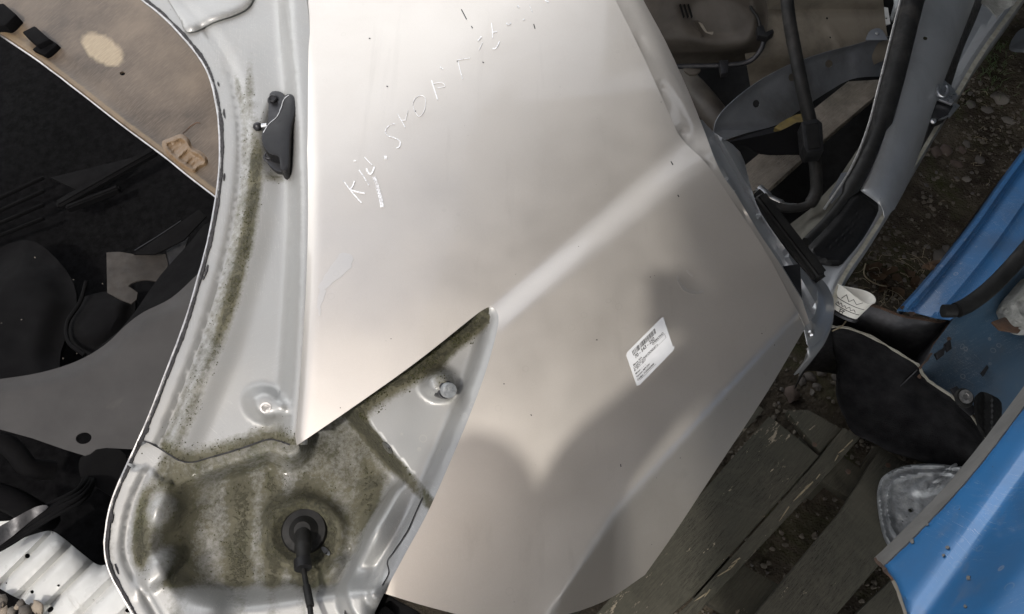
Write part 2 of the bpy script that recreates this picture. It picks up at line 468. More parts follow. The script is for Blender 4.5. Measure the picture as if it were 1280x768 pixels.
M['stone'] = simple('grey_brown_stone', (0.0638, 0.0562, 0.0495), (0.1125, 0.1013, 0.0900), 35, 0.85, 0, 0.6, 200)
M['red_stone'] = simple('reddish_stone', (0.0600, 0.0420, 0.0336), (0.0900, 0.0660, 0.0540), 35, 0.85, 0, 0.6, 200)
M['pale_stone'] = simple('pale_stone', (0.1140, 0.1020, 0.0870), (0.1620, 0.1470, 0.1290), 35, 0.85, 0, 0.6, 200)
M['straw'] = simple('dry_straw', (0.25, 0.21, 0.14), (0.16, 0.13, 0.08), 60, 0.8, 0, 0.2)
M['leaf'] = simple('dead_leaf', (0.085, 0.048, 0.022), (0.05, 0.03, 0.018), 60, 0.8, 0, 0.5)
M['moss_green'] = simple('moss_clump', (0.030, 0.032, 0.014), (0.085, 0.085, 0.042), 300, 0.95, 0, 0.9, 900, spec=0.1, bdist=0.002)
M['concrete'] = simple('pale_crumbly_foam', (0.20, 0.205, 0.185), (0.32, 0.32, 0.30), 45, 0.85, 0, 0.9, 160, bdist=0.004)
M['alloy'] = simple('corroded_alloy', (0.26, 0.275, 0.285), (0.40, 0.415, 0.42), 60, 0.5, 0.55, 0.7, 210, dirt=(0.10, 0.11, 0.12), dirt_amt=0.8, bdist=0.002)
M['hood_edge'] = simple('grey_primer_edge', (0.115, 0.113, 0.107), (0.15, 0.147, 0.14), 20, 0.6, 0, 0.2)
M['cup'] = simple('printed_cup_paper', (0.60, 0.59, 0.54), (0.70, 0.69, 0.64), 40, 0.6, 0, 0.15)
M['shade_roof_sheet'] = simple('galvanised_roof_sheet', (0.30, 0.29, 0.27), (0.38, 0.365, 0.34), 4, 0.75, 0, 0.3, 40)  # sheet of the added roof, pale to bounce light underneath
M['hole'] = simple('void_shade_black', (0.006, 0.006, 0.006), (0.010, 0.010, 0.010), 30, 0.9, 0, 0.1, spec=0.1)  # near black standing in for shade in slots and pits
M['blocker'] = simple('blue_grey_blocker_paint', (0.095, 0.125, 0.155), (0.13, 0.16, 0.19), 3, 0.7, 0, 0.2, 40, dirt=(0.12, 0.07, 0.04), dirt_amt=0.3)  # paint of the added blockers, blue grey to cool the reflections

def hardboard():
    m = NT('brown_sanded_board')
    grain = m.noise(60, 6, 0.7, stretch=(1.0, 9.0, 1.0), rot=-50)
    big = m.noise(7, 5, 0.6)
    c = m.mix(m.ramp(big, 0.35, 0.65), (0.040, 0.028, 0.018), (0.115, 0.088, 0.063))
    c = m.mix(m.math('MULTIPLY', m.ramp(grain, 0.45, 0.75), 0.55), c, (0.19, 0.157, 0.13))
    c = m.mix(m.attr('rub'), c, m.mix(m.ramp(grain, 0.40, 0.65), (0.22, 0.175, 0.115), (0.31, 0.26, 0.185)))
    c = m.mix(m.ramp(m.math('ADD', m.attr('glue'), m.math('MULTIPLY', m.noise(60, 5), 0.5)), 0.65, 0.95), c, (0.15, 0.108, 0.062))
    return m.out(c, m.ramp(grain, 0.3, 0.7, 0.45, 0.7), 0, m.bump(grain, 0.35, 0.001))
M['hardboard'] = hardboard()
def wood(name, a, b, rot, paint_flakes=None):
    m = NT(name)
    g = m.noise(30, 8, 0.7, stretch=(1.0, 14.0, 1.0), rot=rot)
    fine = m.noise(120, 5, 0.7, stretch=(1.0, 22.0, 1.0), rot=rot)
    c = m.mix(m.ramp(g, 0.3, 0.7), a, b)
    c = m.mix(m.math('MULTIPLY', m.ramp(fine, 0.5, 0.62), 0.55), c, tuple(v * 0.45 for v in a))
    c = m.mix(m.math('MULTIPLY', m.ramp(m.noise(6, 6, 0.65), 0.42, 0.62), 0.5), c, (0.040, 0.042, 0.032))
    ck = m.noise(16, 4, 0.6, stretch=(1.0, 30.0, 1.0), rot=rot, dist=0.4)
    crk = m.math('COMPARE', ck, 0.5); crk.node.inputs[2].default_value = 0.012
    crk = m.math('MULTIPLY', crk, m.ramp(m.noise(7, 3), 0.48, 0.56))
    c = m.mix(crk, c, tuple(v * 0.25 for v in a))
    c = m.mix(m.math('MULTIPLY', m.ramp(m.noise(3.5, 5, 0.7, dist=0.8), 0.5, 0.7), 0.6), c, tuple(v * 1.25 for v in b))
    nh = m.math('SUBTRACT', m.math('ADD', fine, m.math('MULTIPLY', g, 0.6)), m.math('MULTIPLY', crk, 1.5))
    if paint_flakes:
        fl = m.ramp(m.math('ADD', m.noise(22, 8, 0.72, stretch=(1, 3.2, 1), rot=rot), m.math('MULTIPLY', m.noise(5, 3), 0.55)), 0.90, 0.925)
        c = m.mix(fl, c, paint_flakes); nh = m.math('ADD', nh, m.math('MULTIPLY', fl, 0.7))
    return m.out(c, 0.85, 0, m.bump(nh, 0.6, 0.0025), spec=0.25)
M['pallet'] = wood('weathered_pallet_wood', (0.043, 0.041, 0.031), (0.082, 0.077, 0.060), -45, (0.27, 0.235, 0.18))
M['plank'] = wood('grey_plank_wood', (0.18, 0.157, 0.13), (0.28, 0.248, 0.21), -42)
def soil():
    m = NT('damp_gravelly_soil')
    v = m.N('ShaderNodeTexVoronoi', feature='F1'); v.inputs['Scale'].default_value = 75; m.L(m.co, v.inputs['Vector'])
    v2 = m.N('ShaderNodeTexVoronoi', feature='F1'); v2.inputs['Scale'].default_value = 210; m.L(m.co, v2.inputs['Vector'])
    c = m.mix(m.ramp(m.noise(9, 8, 0.65), 0.38, 0.62), (0.034, 0.027, 0.020), (0.085, 0.071, 0.052))
    c = m.mix(m.math('MULTIPLY', m.ramp(m.noise(60, 6, 0.7), 0.5, 0.7), 0.6), c, (0.13, 0.113, 0.09))
    c = m.mix(m.ramp(m.noise(5.5, 7, 0.7, dist=0.6), 0.52, 0.70), c, (0.045, 0.050, 0.018))
    hgt = m.math('ADD', m.math('MULTIPLY', m.math('SUBTRACT', 1.0, v.outputs['Distance']), 0.5), m.math('ADD', m.math('MULTIPLY', m.noise(70, 8, 0.75), 0.9), m.math('MULTIPLY', v2.outputs['Distance'], -0.25)))
    return m.out(c, 0.95, 0, m.bump(hgt, 0.9, 0.010), spec=0.15)
M['soil'] = soil()

# ------------------------------------------------------------------ ground
def ground():
    n1 = 90; xs = np.linspace(-2.2, 2.6, n1); ys = np.linspace(-1.6, 3.2, n1)
    V = []; F = []
    for yy in ys:
        for xx in xs:
            edge = min(1, 3 * min(xx + 2.2, 2.6 - xx, yy + 1.6, 3.2 - yy) / 2)
            q = Vector((xx, yy, 0))
            z = (mnoise.noise(q * 2.3) * 0.018 + mnoise.noise(q * 7) * 0.009 + mnoise.noise(q * 19) * 0.004 - 0.008) * max(0, edge)
            V.append((xx, yy, z))
    for j in range(n1 - 1):
        for i in range(n1 - 1):
            F.append((j * n1 + i, j * n1 + i + 1, (j + 1) * n1 + i + 1, (j + 1) * n1 + i))
    ring = [j for j in range(n1)] + [j * n1 + n1 - 1 for j in range(1, n1)] + [(n1 - 1) * n1 + i for i in range(n1 - 2, -1, -1)] + [j * n1 for j in range(n1 - 2, 0, -1)]
    m = len(ring); b = len(V)
    for r in ring:
        v = V[r]; d = Vector((v[0], v[1] - 0.8)).normalized() * 900
        V.append((v[0] + d.x, v[1] + d.y, 0))
    for i in range(m): F.append((ring[i], b + i, b + (i + 1) % m, ring[(i + 1) % m]))
    me = bpy.data.meshes.new('ground'); me.from_pydata(V, [], F); me.update()
    bm = bmesh.new(); bm.from_mesh(me); bmesh.ops.recalc_face_normals(bm, faces=bm.faces)
    if bm.faces[0].normal.z < 0: bmesh.ops.reverse_faces(bm, faces=bm.faces)
    bm.to_mesh(me); bm.free()
    for p in me.polygons: p.use_smooth = True
    o = link('ground', me, M['soil']); o['kind'] = 'structure'
ground()

# ------------------------------------------------------------------ the cut rear quarter of the silver car
PC = U(640, 384, 0.69)
SX, SY = -0.05, 0.20
def lift(x, y):
    """The body curves away towards the roof corner."""
    u = ((560 - np.asarray(x, float)) * 0.3 + (400 - np.asarray(y, float)) * 0.87) / 1000
    u = np.maximum(u, 0); v = np.minimum(u, 0.34)
    return -0.55 * v ** 2 - 0.374 * (u - v)
class Bent(Plane):
    def at(s, x, y, h=0.0):
        x = np.atleast_1d(np.asarray(x, float)); y = np.atleast_1d(np.asarray(y, float))
        return Plane.at(s, x, y, h + lift(x, y))
SK = Bent(PC, (-SX, -SY, 1))                      # z = 0.69 + SX x + SY (y - y0)

left_curve = spline([(150, -30), (176, -2), (205, 22), (240, 60), (260, 92), (271, 136), (274.5, 180), (272, 230), (262, 290),
                     (248, 345), (230, 405), (210, 458), (186, 520), (160, 578), (141, 622), (132, 662), (131, 692), (138, 718), (153, 746), (178, 790)], 4)
skin_left = spline([(370, -30), (374, 40), (380, 110), (384, 190), (385, 270), (383, 350), (379, 420), (374, 490), (369, 545)], 4) + [(371, 557)]
lip = spline([(371, 557), (440, 510), (520, 453), (588, 399), (603, 388), (612, 384), (619, 387), (623, 397), (621, 415), (608, 462), (590, 512), (566, 570), (535, 640), (508, 690), (480, 742)], 4)
skin_bottom = spline([(480, 742), (540, 760), (610, 775), (690, 772), (755, 752), (806, 719)], 4)
arch = spline([(806, 719), (842, 668), (900, 580), (958, 492), (1006, 411)], 5)
door_edge = spline([(1006, 408), (988, 372), (958, 316), (920, 258), (884, 206), (851, 172), (832, 132), (800, 62), (765, -8), (752, -30)], 4)
skin_out = skin_left + lip[1:] + skin_bottom[1:] + arch[1:] + door_edge
CA, CB = (612, 384), (851, 174)

def skin_core(x, y):
    x = np.asarray(x, float); y = np.asarray(y, float)
    d = sdist(x, y, CA, CB)                                        # + lower right of the crease
    t = np.clip(d / (31 + 0.07 * np.clip(x - 612, 0, 300)), 0, 1)
    h = 0.0095 * (t * t * (3 - 2 * t) * 0.6 + t * 0.4)
    along = ((x - 660) * 0.75 - (y - 330) * 0.66) / 1000
    across = np.minimum(d + 60, 0) / 1000
    h = h - 0.04 * across ** 2                                      # crown of the upper panel
    lo = np.maximum(d - 40, 0) / 1000
    h = h - 0.22 * lo ** 2 - 0.05 * along ** 2
    # second body line across the upper corner
    e2 = -sdist(x, y, (410, 232), (640, 7)) / 9.0
    h = h - 0.075e-3 * 9.0 * np.where(e2 > 20, e2, np.log1p(np.exp(np.clip(e2, -30, 20))))
    return h
def skin_h(x, y):
    x = np.asarray(x, float); y = np.asarray(y, float)
    h = skin_core(x, y)
    # rolled edge beside the tailgate gutter
    e = np.maximum(15 - pdist(x, y, skin_left), 0) / 15
    h = h - 0.006 * e ** 2
    # turned-in wheel arch lip: wide at the bottom, narrow by the door
    w = 16 + 52 * np.clip((1006 - x) / 215, 0, 1.1)
    s = sdist(x, y, (1006, 411), (806, 719))
    k = (w - s) / 1.4
    soft = np.where(k > 20, k, np.log1p(np.exp(np.clip(k, -30, 20)))) * 1.4
    h = h - 0.0011 * soft
    # soft rounding into the lamp aperture
    # small dent by the door and faint oil-canning
    h = h - 0.0016 * gauss(x, y, 868, 352, 20, 14, 30)
    h = h + 0.0012 * gauss(x, y, 700, 560, 130, 60, -40) - 0.0010 * gauss(x, y, 560, 250, 150, 60, -42)
    return h

car = thing('car_rear_quarter', U(640, 500, 0.0), 'silver beige car rear quarter lying cut off, white stock sticker and marker writing on it', 'car part')
skin_w = lambda x, y: skin_h(x, y) + wavy(x, y, 0.0025, 0.0004, 3)
sk_cons = []
for off in (5, 10, 16): sk_cons += clip_in(offset(skin_left, -off), skin_out)
for u in (-0.4, -0.15, 0.0, 0.15, 0.4):
    w_ = [((1006 - 200 * t / 40, 411 + 308 * t / 40), 16 + 52 * min(max(5.0 * t / 215, 0), 1.1)) for t in range(0, 50)]
    sk_cons += clip_in([(p[0] - 0.839 * (w + u * 12), p[1] - 0.55 * (w + u * 12)) for p, w in w_], skin_out, 6)
for d_ in (-5, 0, 4, 8, 13, 18, 23, 28, 32, 37, 42):
    sk_cons += clip_in([(640 + t * 0.75 + d_ * 0.662, 359.3 - t * 0.662 + d_ * 0.75) for t in range(-30, 300, 5)], skin_out, 5)
skin_obj = sheet('outer_skin', skin_out, SK, skin_w, 0.0012, 6.5, M['silver'], car, angle=30, cons=sk_cons)

# gutter of the tailgate opening
seam = spline([(171, 554), (182, 552), (203, 563), (222, 575), (240, 578), (262, 572), (300, 561), (332, 550), (347, 551), (362, 556)], 4)
g_left = [p for p in left_curve if p[1] < 552]
gut_out = g_left + seam + [(384, 556), (388, 500), (396, 380), (398, 250), (394, 150), (386, 20), (380, -30)]
def gut_h(x, y):
    x = np.asarray(x, float); y = np.asarray(y, float)
    dl = pdist(x, y, left_curve); dr = pdist(x, y, skin_left)
    right = sdist(x, y, (374, -30), (371, 557)) < 0
    h = np.full(x.shape, -0.046) - 0.006 * np.exp(-((dl - 27) / 5.5) ** 2) + 0.003 * sm((dl - 33) / 10)
    h = h - 0.010 * sm((dl - 45) / 40) * sm((dr - 14) / 18)
    wall = sm((26 - dr) / 22)
    wall = np.where(dr > 26, 0, wall)
    h = h + wall * (-0.013 - h)
    inner = inside(skin_out, x.ravel(), y.ravel()).reshape(x.shape)
    h = np.where(inner, -0.013 - 0.0007 * dr * 0.4, h)
    # pressed pocket behind the hinge bracket
    h = h - 0.014 * plateau(x, y, 350, 172, 26, 62, 4, 0.5) * (1 - wall)
    # pressed bump near the lamp
    b = plateau(x, y, 333, 506, 33, 26, 22, 0.6)
    h = np.where(inner, h, np.maximum(h, h + 0.036 * b))
    h = h + 0.003 * gauss(x, y, 315, 129, 4.5)
    h = h + 0.0008 * np.sin(y * 0.045) * np.exp(-((dl - 60) / 40) ** 2)
    return h
def gut_moss(x, y):
    dl = pdist(x, y, left_curve)
    a = 0.86 * np.exp(-((dl - 46) / 12) ** 2) * sm((y - 95) / 120) * (1.0 - 0.35 * sm((y - 380) / 80))
    b = 0.85 * np.exp(-((dl - 31) / 5) ** 2) * sm((y - 60) / 60) * 0.6
    c = 0.75 * sm((34 - pdist(x, y, seam)) / 34) * (x > 200)
    d2 = 0.6 * gauss(x, y, 342, 222, 22, 9, 10) + 0.5 * gauss(x, y, 312, 120, 8, 60)
    e = 0.5 * gauss(x, y, 345, 540, 30, 14, 0)
    return np.maximum.reduce([a, b, c, d2, e])
gut_w = lambda x, y: gut_h(x, y) + wavy(x, y, 0.02, 0.0006, 5)
gc = []
for off in (7, 21, 27, 33): gc += clip_in(offset(left_curve, -off if off > 0 else 0), gut_out, 2.5)
for off in (5, 11, 18, 26): gc += clip_in(offset(skin_left, off), gut_out, 2.5)
sheet('tailgate_gutter', gut_out, SK, gut_w, 0.0012, 5.0, M['silver_moss'], car, masks={'moss': gut_moss}, angle=55, cons=gc)

# roof corner pressing at the top of the gutter
rc_out = spline([(190, -30), (208, -4), (224, 22), (231, 39), (246, 38), (268, 27), (292, 19), (309, 10), (317, -4), (320, -30)], 4)
def rc_h(x, y):
    e = np.maximum(8 - pdist(x, y, rc_out), 0) / 8
    return gut_h(x, y) + 0.012 - 0.006 * e ** 2 - 0.006 * gauss(x, y, 240, -10, 30, 30)
sheet('roof_corner', rc_out, SK, rc_h, 0.0012, 5, M['silver_moss'], car, masks={'moss': lambda x, y: 0.35 * sm((9 - pdist(x, y, rc_out[8:])) / 9)}, angle=55)

# tail lamp pocket with its upper shelf
pk_left = [p for p in left_curve if p[1] > 545]
pk_out = [(174, 549), (184, 545), (203, 556), (222, 568), (240, 571), (262, 565), (300, 554), (332, 543), (352, 545), (366, 540), (430, 498), (510, 442), (576, 391)] + \
    [p for p in lip if p[0] > 585][0:1] + [p for p in lip if p[0] > 590 or (p[1] > 500 and p[0] > 475)] + [(452, 800), (200, 800)] + pk_left[::-1]
LA, LB = (443, 510), (533, 616)
def pk_h(x, y):
    x = np.asarray(x, float); y = np.asarray(y, float)
    d1 = sdist(x, y, LB, LA) * -1
    d1 = (x - LA[0]) * -0.762 + (y - LA[1]) * 0.647                 # + into the deep pocket
    ds = pdist(x, y, seam); dl = pdist(x, y, left_curve)
    rim = lip[16:]
    db = pdist(x, y, rim)
    flange_w = 14 + 30 * sm((y - 560) / 60)
    deep = sm((d1 + 2) / 22) * sm((db - flange_w) / 16)
    deep = deep * sm((dl - 30) / 95) * sm((ds - 2) / 34 + 0.0) 
    near = np.minimum(-0.040, 0) + 0 * x
    h = -0.036 + (-0.105 + 0.036) * deep
    h = np.where(dl < 60, np.minimum(h, -0.050 - 0.006 * np.exp(-((dl - 26) / 5) ** 2)), h)
    h = np.where((ds < 30) & (x < 372), np.minimum(h, -0.058), h)
    # wall up to the outer skin
    wl = np.clip(1 - db / 26, 0, 1)
    h = h + (np.maximum(-0.0025 - 0.03 * (db / 26) ** 1.6, h) - h) * sm(wl * 2.2)
    # pressings
    h = h + 0.038 * plateau(x, y, 549, 480, 27, 24, 0, 0.7)
    h = h + 0.011 * plateau(x, y, 205, 640, 34, 27, -35, 0.8)
    h = h + 0.011 * plateau(x, y, 198, 712, 52, 20, -48, 0.7)
    h = h + 0.030 * gauss(x, y, 468, 662, 24, 42, 28) * sm((d1 + 4) / 20)
    r = np.hypot((x - 380) / 1.0, (y - 668) / 0.92)
    h = h + 0.020 * np.exp(-((r - 44) / 11) ** 2) + 0.006 * sm((46 - r) / 20)
    h = h + 0.045 * sm((y - 716 + 10 * np.sin(x / 60)) / 40) * sm((x - 215) / 60) * sm((492 - x) / 40)
    h = h + 0.030 * plateau(x, y, 418, 712, 34, 16, -38, 0.9)
    return h
def pk_moss(x, y):
    d1 = (x - LA[0]) * -0.762 + (y - LA[1]) * 0.647
    lipd = pdist(x, y, lip[:16])
    shelf = (d1 < 0)
    a = np.where(shelf, 1.15 * sm((34 - lipd) / 30) * (x < 612) * (0.75 + 0.35 * sm((x - 470) / 90)), 0.62)
    st = 0.5 + 0.5 * np.sin(x * 0.115 + 1.6 * np.sin(x * 0.037)) 
    a = np.where(~shelf, 0.56 + 0.26 * st * sm((y - 560) / 70), a)
    a = a - 0.62 * sm((70 - pdist(x, y, lip[16:])) / 30) * ~shelf
    a = a + 0.6 * gauss(x, y, 556, 480, 30, 16, 60) * shelf
    a = a - 0.30 * plateau(x, y, 203, 636, 32, 26, -35, 0.6) - 0.4 * plateau(x, y, 196, 712, 50, 22, -48, 0.6)
    a = a - 0.42 * plateau(x, y, 478, 660, 22, 46, 28, 0.4)
    a = a - 0.45 * sm((y - 728) / 14) + 0.45 * np.exp(-(np.hypot(x - 380, y - 668) - 32) ** 2 / 160)
    a = a - 0.5 * sm((40 - pdist(x, y, left_curve)) / 14)
    a = a + 0.6 * sm((13 - np.abs(d1 - 5)) / 9)
    return a
pk_w = lambda x, y: pk_h(x, y) + wavy(x, y, 0.02, 0.0012, 8)
pc = []
for o_ in (-2, 3, 9, 15, 20):
    pc += clip_in([(LA[0] - 0.762 * o_ + 0.647 * t, LA[1] + 0.647 * o_ + 0.762 * t) for t in range(-20, 145, 4)], pk_out, 3)
for off in (4, 9, 15): pc += clip_in(offset(lip[19:], off), pk_out, 2.5)
for off in (20, 26, 32): pc += clip_in(offset(left_curve, -off), pk_out, 2.5)
sheet('tail_lamp_pocket', pk_out, SK, pk_w, 0.0012, 4.6, M['silver_moss'], car, masks={'moss': pk_moss}, angle=85, cons=pc)
# seam where gutter and pocket sheets lap: the gutter sheet ends in a turned lip
ribbon('lap_seam', seam[3:], 1.6, lambda x, y: gut_h(x, y), SK, M['sealant'], car, 0.0016, 0.002, 0.3)
fl_seam = spline([(528, 622), (520, 640), (509, 664), (492, 690), (484, 702), (486, 716), (478, 732)], 4)
ribbon('flange_seam', fl_seam, 1.3, pk_h, SK, M['sealant'], car, 0.0012, 0.001, 0.15)

# black sealant and bare cut edge along the opening
def flange_h(x, y): return np.where(y < 556, gut_h(x, y), pk_h(x, y))
seal_line = spline(offset(left_curve[1:-1], -3.0), 6)
rs = random.Random(3)
ribbon('sealant_strip', seal_line, [3.2 + 0.9 * math.sin(i * 0.11) + 0.7 * math.sin(i * 0.37) + rs.uniform(-0.7, 0.7) for i in range(len(seal_line))], flange_h, SK, M['sealant'], car, 0.0020, 0.0020, 0.25, 4)
ribbon('cut_edge', offset(left_curve[1:-1], 0.2), 1.8, lambda x, y: flange_h(x + 2, y), SK, M['raw_edge'], car, 0.001, 0.004, 0.25, 9)
rnd = random.Random(21)
seg_meshes = []
for i in range(9):                                    # smears of loose sealant
    j = rnd.randrange(6, len(left_curve) - 6); p = left_curve[j]; L = rnd.uniform(4, 16)
    q = left_curve[min(j + 2, len(left_curve) - 1)]
    d = np.array([q[0] - p[0], q[1] - p[1]]); d /= np.linalg.norm(d)
    off = rnd.uniform(6, 14 if p[1] > 560 else 9)
    a = (p[0] + off * abs(d[1]), p[1]); b = (a[0] + d[0] * L, a[1] + d[1] * L)
    o = ribbon('sealant_smear', [a, ((a[0] + b[0]) / 2 + rnd.uniform(-1, 1), (a[1] + b[1]) / 2), b], [0.8, rnd.uniform(1.5, 3.2), 0.7], flange_h, SK, M['sealant'], car, 0.0018, 0.0018)

def SKP(x, y, h): return Vector(SK.at(x, y, h)[0])
NSK = Vector(SK.n)

# grains of moss and grit standing in the gutter and along the shelf
def grains(name, n, box_, poly, mask, hf, seed, r0, r1):
    rnd = random.Random(seed); pts = []
    while len(pts) < n:
        X = np.array([rnd.uniform(box_[0], box_[2]) for _ in range(4000)]); Y = np.array([rnd.uniform(box_[1], box_[3]) for _ in range(4000)])
        mk = np.clip(mask(X, Y), 0, 1) ** 2 * inside(poly, X, Y)
        nz = np.array([mnoise.noise(Vector((a * .06, b * .06, seed))) for a, b in zip(X, Y)])
        ok = np.array([rnd.random() for _ in range(4000)]) < mk * np.clip(0.25 + nz * 1.6, 0, 1)
        pts += list(zip(X[ok], Y[ok]))
    pts = np.array(pts[:n]); W = SK.at(pts[:, 0], pts[:, 1], hf(pts[:, 0], pts[:, 1]))
    base = [(1, 0, 0), (-.5, .87, 0), (-.5, -.87, 0), (0, 0, .8), (.3, .5, .6)]; fs = [(0, 1, 4), (1, 3, 4), (3, 0, 4), (1, 2, 3), (2, 0, 3)]
    V = []; F = []
    for p in W:
        r = r0 + (r1 - r0) * rnd.random() ** 3; a = rnd.uniform(0, 6.28); ca, sa = math.cos(a) * r, math.sin(a) * r; b = len(V)
        V += [(p[0] + x * ca - y * sa, p[1] + x * sa + y * ca, p[2] + z * r) for x, y, z in base]; F += [tuple(b + i for i in f) for f in fs]
    me = bpy.data.meshes.new(name); me.from_pydata(V, [], F); me.update()
    o = link(name, me, M['moss_green'], car); o['kind'] = 'stuff'
grains('moss', 1700, (160, 90, 370, 580), gut_out, gut_moss, gut_w, 5, 0.0003, 0.0013)
grains('moss', 1500, (430, 380, 625, 600), pk_out, lambda x, y: pk_moss(x, y) * ((x - LA[0]) * -0.762 + (y - LA[1]) * 0.647 < 2), pk_w, 6, 0.0004, 0.0018)
grains('grit', 1500, (150, 550, 520, 740), pk_out, lambda x, y: 0.5 * pk_moss(x, y) + 0.5 * np.exp(-np.abs(pdist(x, y, left_curve) - 40) / 6), pk_w, 7, 0.0003, 0.0013)

# hinge bracket
br_h = lambda x, y: gut_h(x, y)
base_z = float(gut_h(np.array([352.0]), np.array([165.0]))[0])
def solid_sk(name, poly, h0, h1, mat, parent, bev=0.0012, fn=None):
    pl = Bent(SK.p + SK.n * h1, SK.n)
    return slab(name, poly, 0, h1 - h0, mat, parent, pl, bev)
M['bracket_black'] = simple('glossy_black_steel', (0.005, 0.005, 0.006), (0.010, 0.010, 0.011), 40, 0.42, 0, 0.15, 200, spec=0.35)
brk = solid_sk('hinge_bracket', spline([(337, 117), (348, 114), (356, 120), (358, 138), (352, 160), (350, 196), (360, 206), (357, 214), (346, 214), (335, 205), (331, 192), (334, 168), (335, 140)], 3, True), -0.060, -0.048, M['dark_steel'], car)
arm = solid_sk('hinge_arm', spline([(354, 121), (362, 117), (368, 122), (369, 140), (364, 158), (362, 180), (361, 206), (357, 214), (350, 211), (348, 196), (336, 192), (328, 180), (327, 166), (335, 155), (346, 146), (352, 135)], 3, True), -0.050, -0.022, M['bracket_black'], car, 0.003)
ribbon('bright_edge', spline([(361, 119), (355, 124), (351, 135), (346, 146), (336, 155), (329, 166)], 4), 0.9, lambda x, y: 0 * x - 0.0218, SK, M['raw_edge'], car, 0.0002, 0.0006, 0.2)  # thin bright strip along the arm's left edge
for cx, cy in ((342, 126), (337, 197)):
    at = SKP(cx, cy, -0.049)
    b = lathe('bolt', [(0.0, 0.0), (0.0085, 0.0), (0.0088, 0.0014), (0.0064, 0.0018), (0.0060, 0.0065), (0.0048, 0.0075), (0.0036, 0.0062), (0.0, 0.0060)], at, M['dark_steel'], brk, NSK, 12)
pa, pb = SKP(334, 157, -0.036), SKP(322, 158.5, -0.038)
ax = (pb - pa)
bs = link('ball_stud', tube_mesh('ball_stud', [pa, pa + ax * 0.55], 0.0035, 10), M['steel'], car)
ball = [(0.0065 * math.sin(a), 0.0065 * math.cos(a)) for a in np.linspace(math.pi, 0, 9)]
lathe('ball', [(r, z) for r, z in ball], pb, M['dark_steel'], bs, ax, 16)
# round mark and rubber ring on the bump
bp = SKP(332, 510, float(gut_h(np.array([332.0]), np.array([510.0]))[0]) + 0.0004)
nb = (CO - bp).normalized() * 0.5 + NSK
lathe('stop_ring', [(0.0045, 0), (0.0066, 0), (0.0066, 0.0012), (0.0045, 0.0012), (0.0045, 0)], bp, M['raw_edge'], car, nb, 20)
# lamp stud on the shelf
sp_ = SKP(556, 487, -0.008)
st = lathe('lamp_stud', [(0, -0.02), (0.0115, -0.02), (0.0118, -0.003), (0.0108, 0.0), (0.0108, 0.005), (0.0092, 0.0065), (0, 0.007)], sp_, M['dark_steel'], car, NSK * 0.6 + Vector((0.5, -0.35, 0.2)), 20)
lathe('stud_cap', [(0, 0.0), (0.0092, 0.0), (0.0094, 0.009), (0.0085, 0.0105), (0, 0.011)], sp_ + (NSK * 0.6 + Vector((0.5, -0.35, 0.2))).normalized() * 0.0045, M['alloy'], st, NSK * 0.6 + Vector((0.5, -0.35, 0.2)), 20)
# grommet and wire
gh = float(pk_h(np.array([380.0]), np.array([665.0]))[0])
gp = SKP(381, 664, gh)
gr = lathe('grommet', [(0, -0.004), (0.0275, -0.004), (0.0285, 0.003), (0.026, 0.007), (0.018, 0.008), (0.013, 0.014), (0.010, 0.018), (0, 0.019)], gp, M['black_rubber'], car, NSK, 28)
tube('boot', [(379, 668, gp.z + 0.012), (379, 690, gp.z + 0.03), (380, 708, gp.z + 0.032)], [0.0105] * 6 + [0.0085] * 6 + [0.0085], M['black_rubber'], gr, 12, 6)
tube('collar', [(378, 700, gp.z + 0.032), (379, 711, gp.z + 0.034)], 0.0105, M['black_plastic'], gr, 12, 4)
tube('wire', [(379, 710, gp.z + 0.032), (383, 732, gp.z + 0.034), (386, 748, gp.z + 0.04), (391, 790, gp.z + 0.05)], 0.0032, M['black_rubber'], gr, 8)
tube('tape_wrap', [(383, 733, gp.z + 0.034), (386, 748, gp.z + 0.04), (388, 758, gp.z + 0.043)], 0.0046, M['black_rubber'], gr, 8)
# drain clips in the pocket wall
for (cx, cy, a, rx) in ((484, 560, 52, 9), (407, 689, 45, 7)):
    hh = float(pk_h(np.array([float(cx)]), np.array([float(cy)]))[0])
    sheet('wall_clip', ell(cx, cy, rx, 3.2, a), SK, lambda x, y: pk_h(x, y) + 0.003, 0.003, 3, M['steel'], car)

# door aperture flange: inner return of the skin, ragged metal, spring clips
fl_out = spline([(790, -30), (806, 4), (832, 52), (862, 118), (882, 168), (893, 198), (905, 222), (920, 243), (948, 290), (975, 330), (1003, 376)], 3)
door_in = door_edge[::-1]
pass_poly = [(752, -30)] + [(p[0], p[1]) for p in door_in[1:]] + [(1012, 404)] + fl_out[::-1]
def df_h(x, y):
    d = pdist(x, y, door_edge)
    return skin_core(x, y) + np.interp(d, [0, 3, 6, 24, 60], [-0.0016, -0.0045, -0.0028, -0.0045, -0.02])
sheet('door_flange', pass_poly, SK, df_h, 0.0012, 7, M['silver'], car, angle=40)
inner_ret = fl_out[12:] + spline([(1003, 376), (985, 372), (965, 340), (940, 306), (916, 262), (905, 240), (898, 226)], 3)[1:]
ret2 = spline([(875, 150), (893, 166), (925, 190), (938, 232), (952, 268), (990, 322), (1022, 362), (1012, 402), (985, 366), (955, 318), (918, 256), (893, 200)], 3, True)
pl_ret = plane3((880, 170, 0.60), (1010, 390, 0.545), (1000, 300, 0.46))
sheet('door_frame_web', ret2, pl_ret, lambda x, y: 0.006 * np.sin(sdist(x, y, (880, 160), (1010, 395)) * 0.32), 0.0015, 6, M['silver_grey'], car)
for (cx, cy, a) in ((906, 225, -38), (915, 241, -38), (926, 268, 55)):
    s = SKP(cx, cy, -0.004)
    solid_sk('spring_clip', ell(cx, cy, 5.5, 1.6, a, 10), -0.012, -0.002, M['steel'], car, 0.0006)

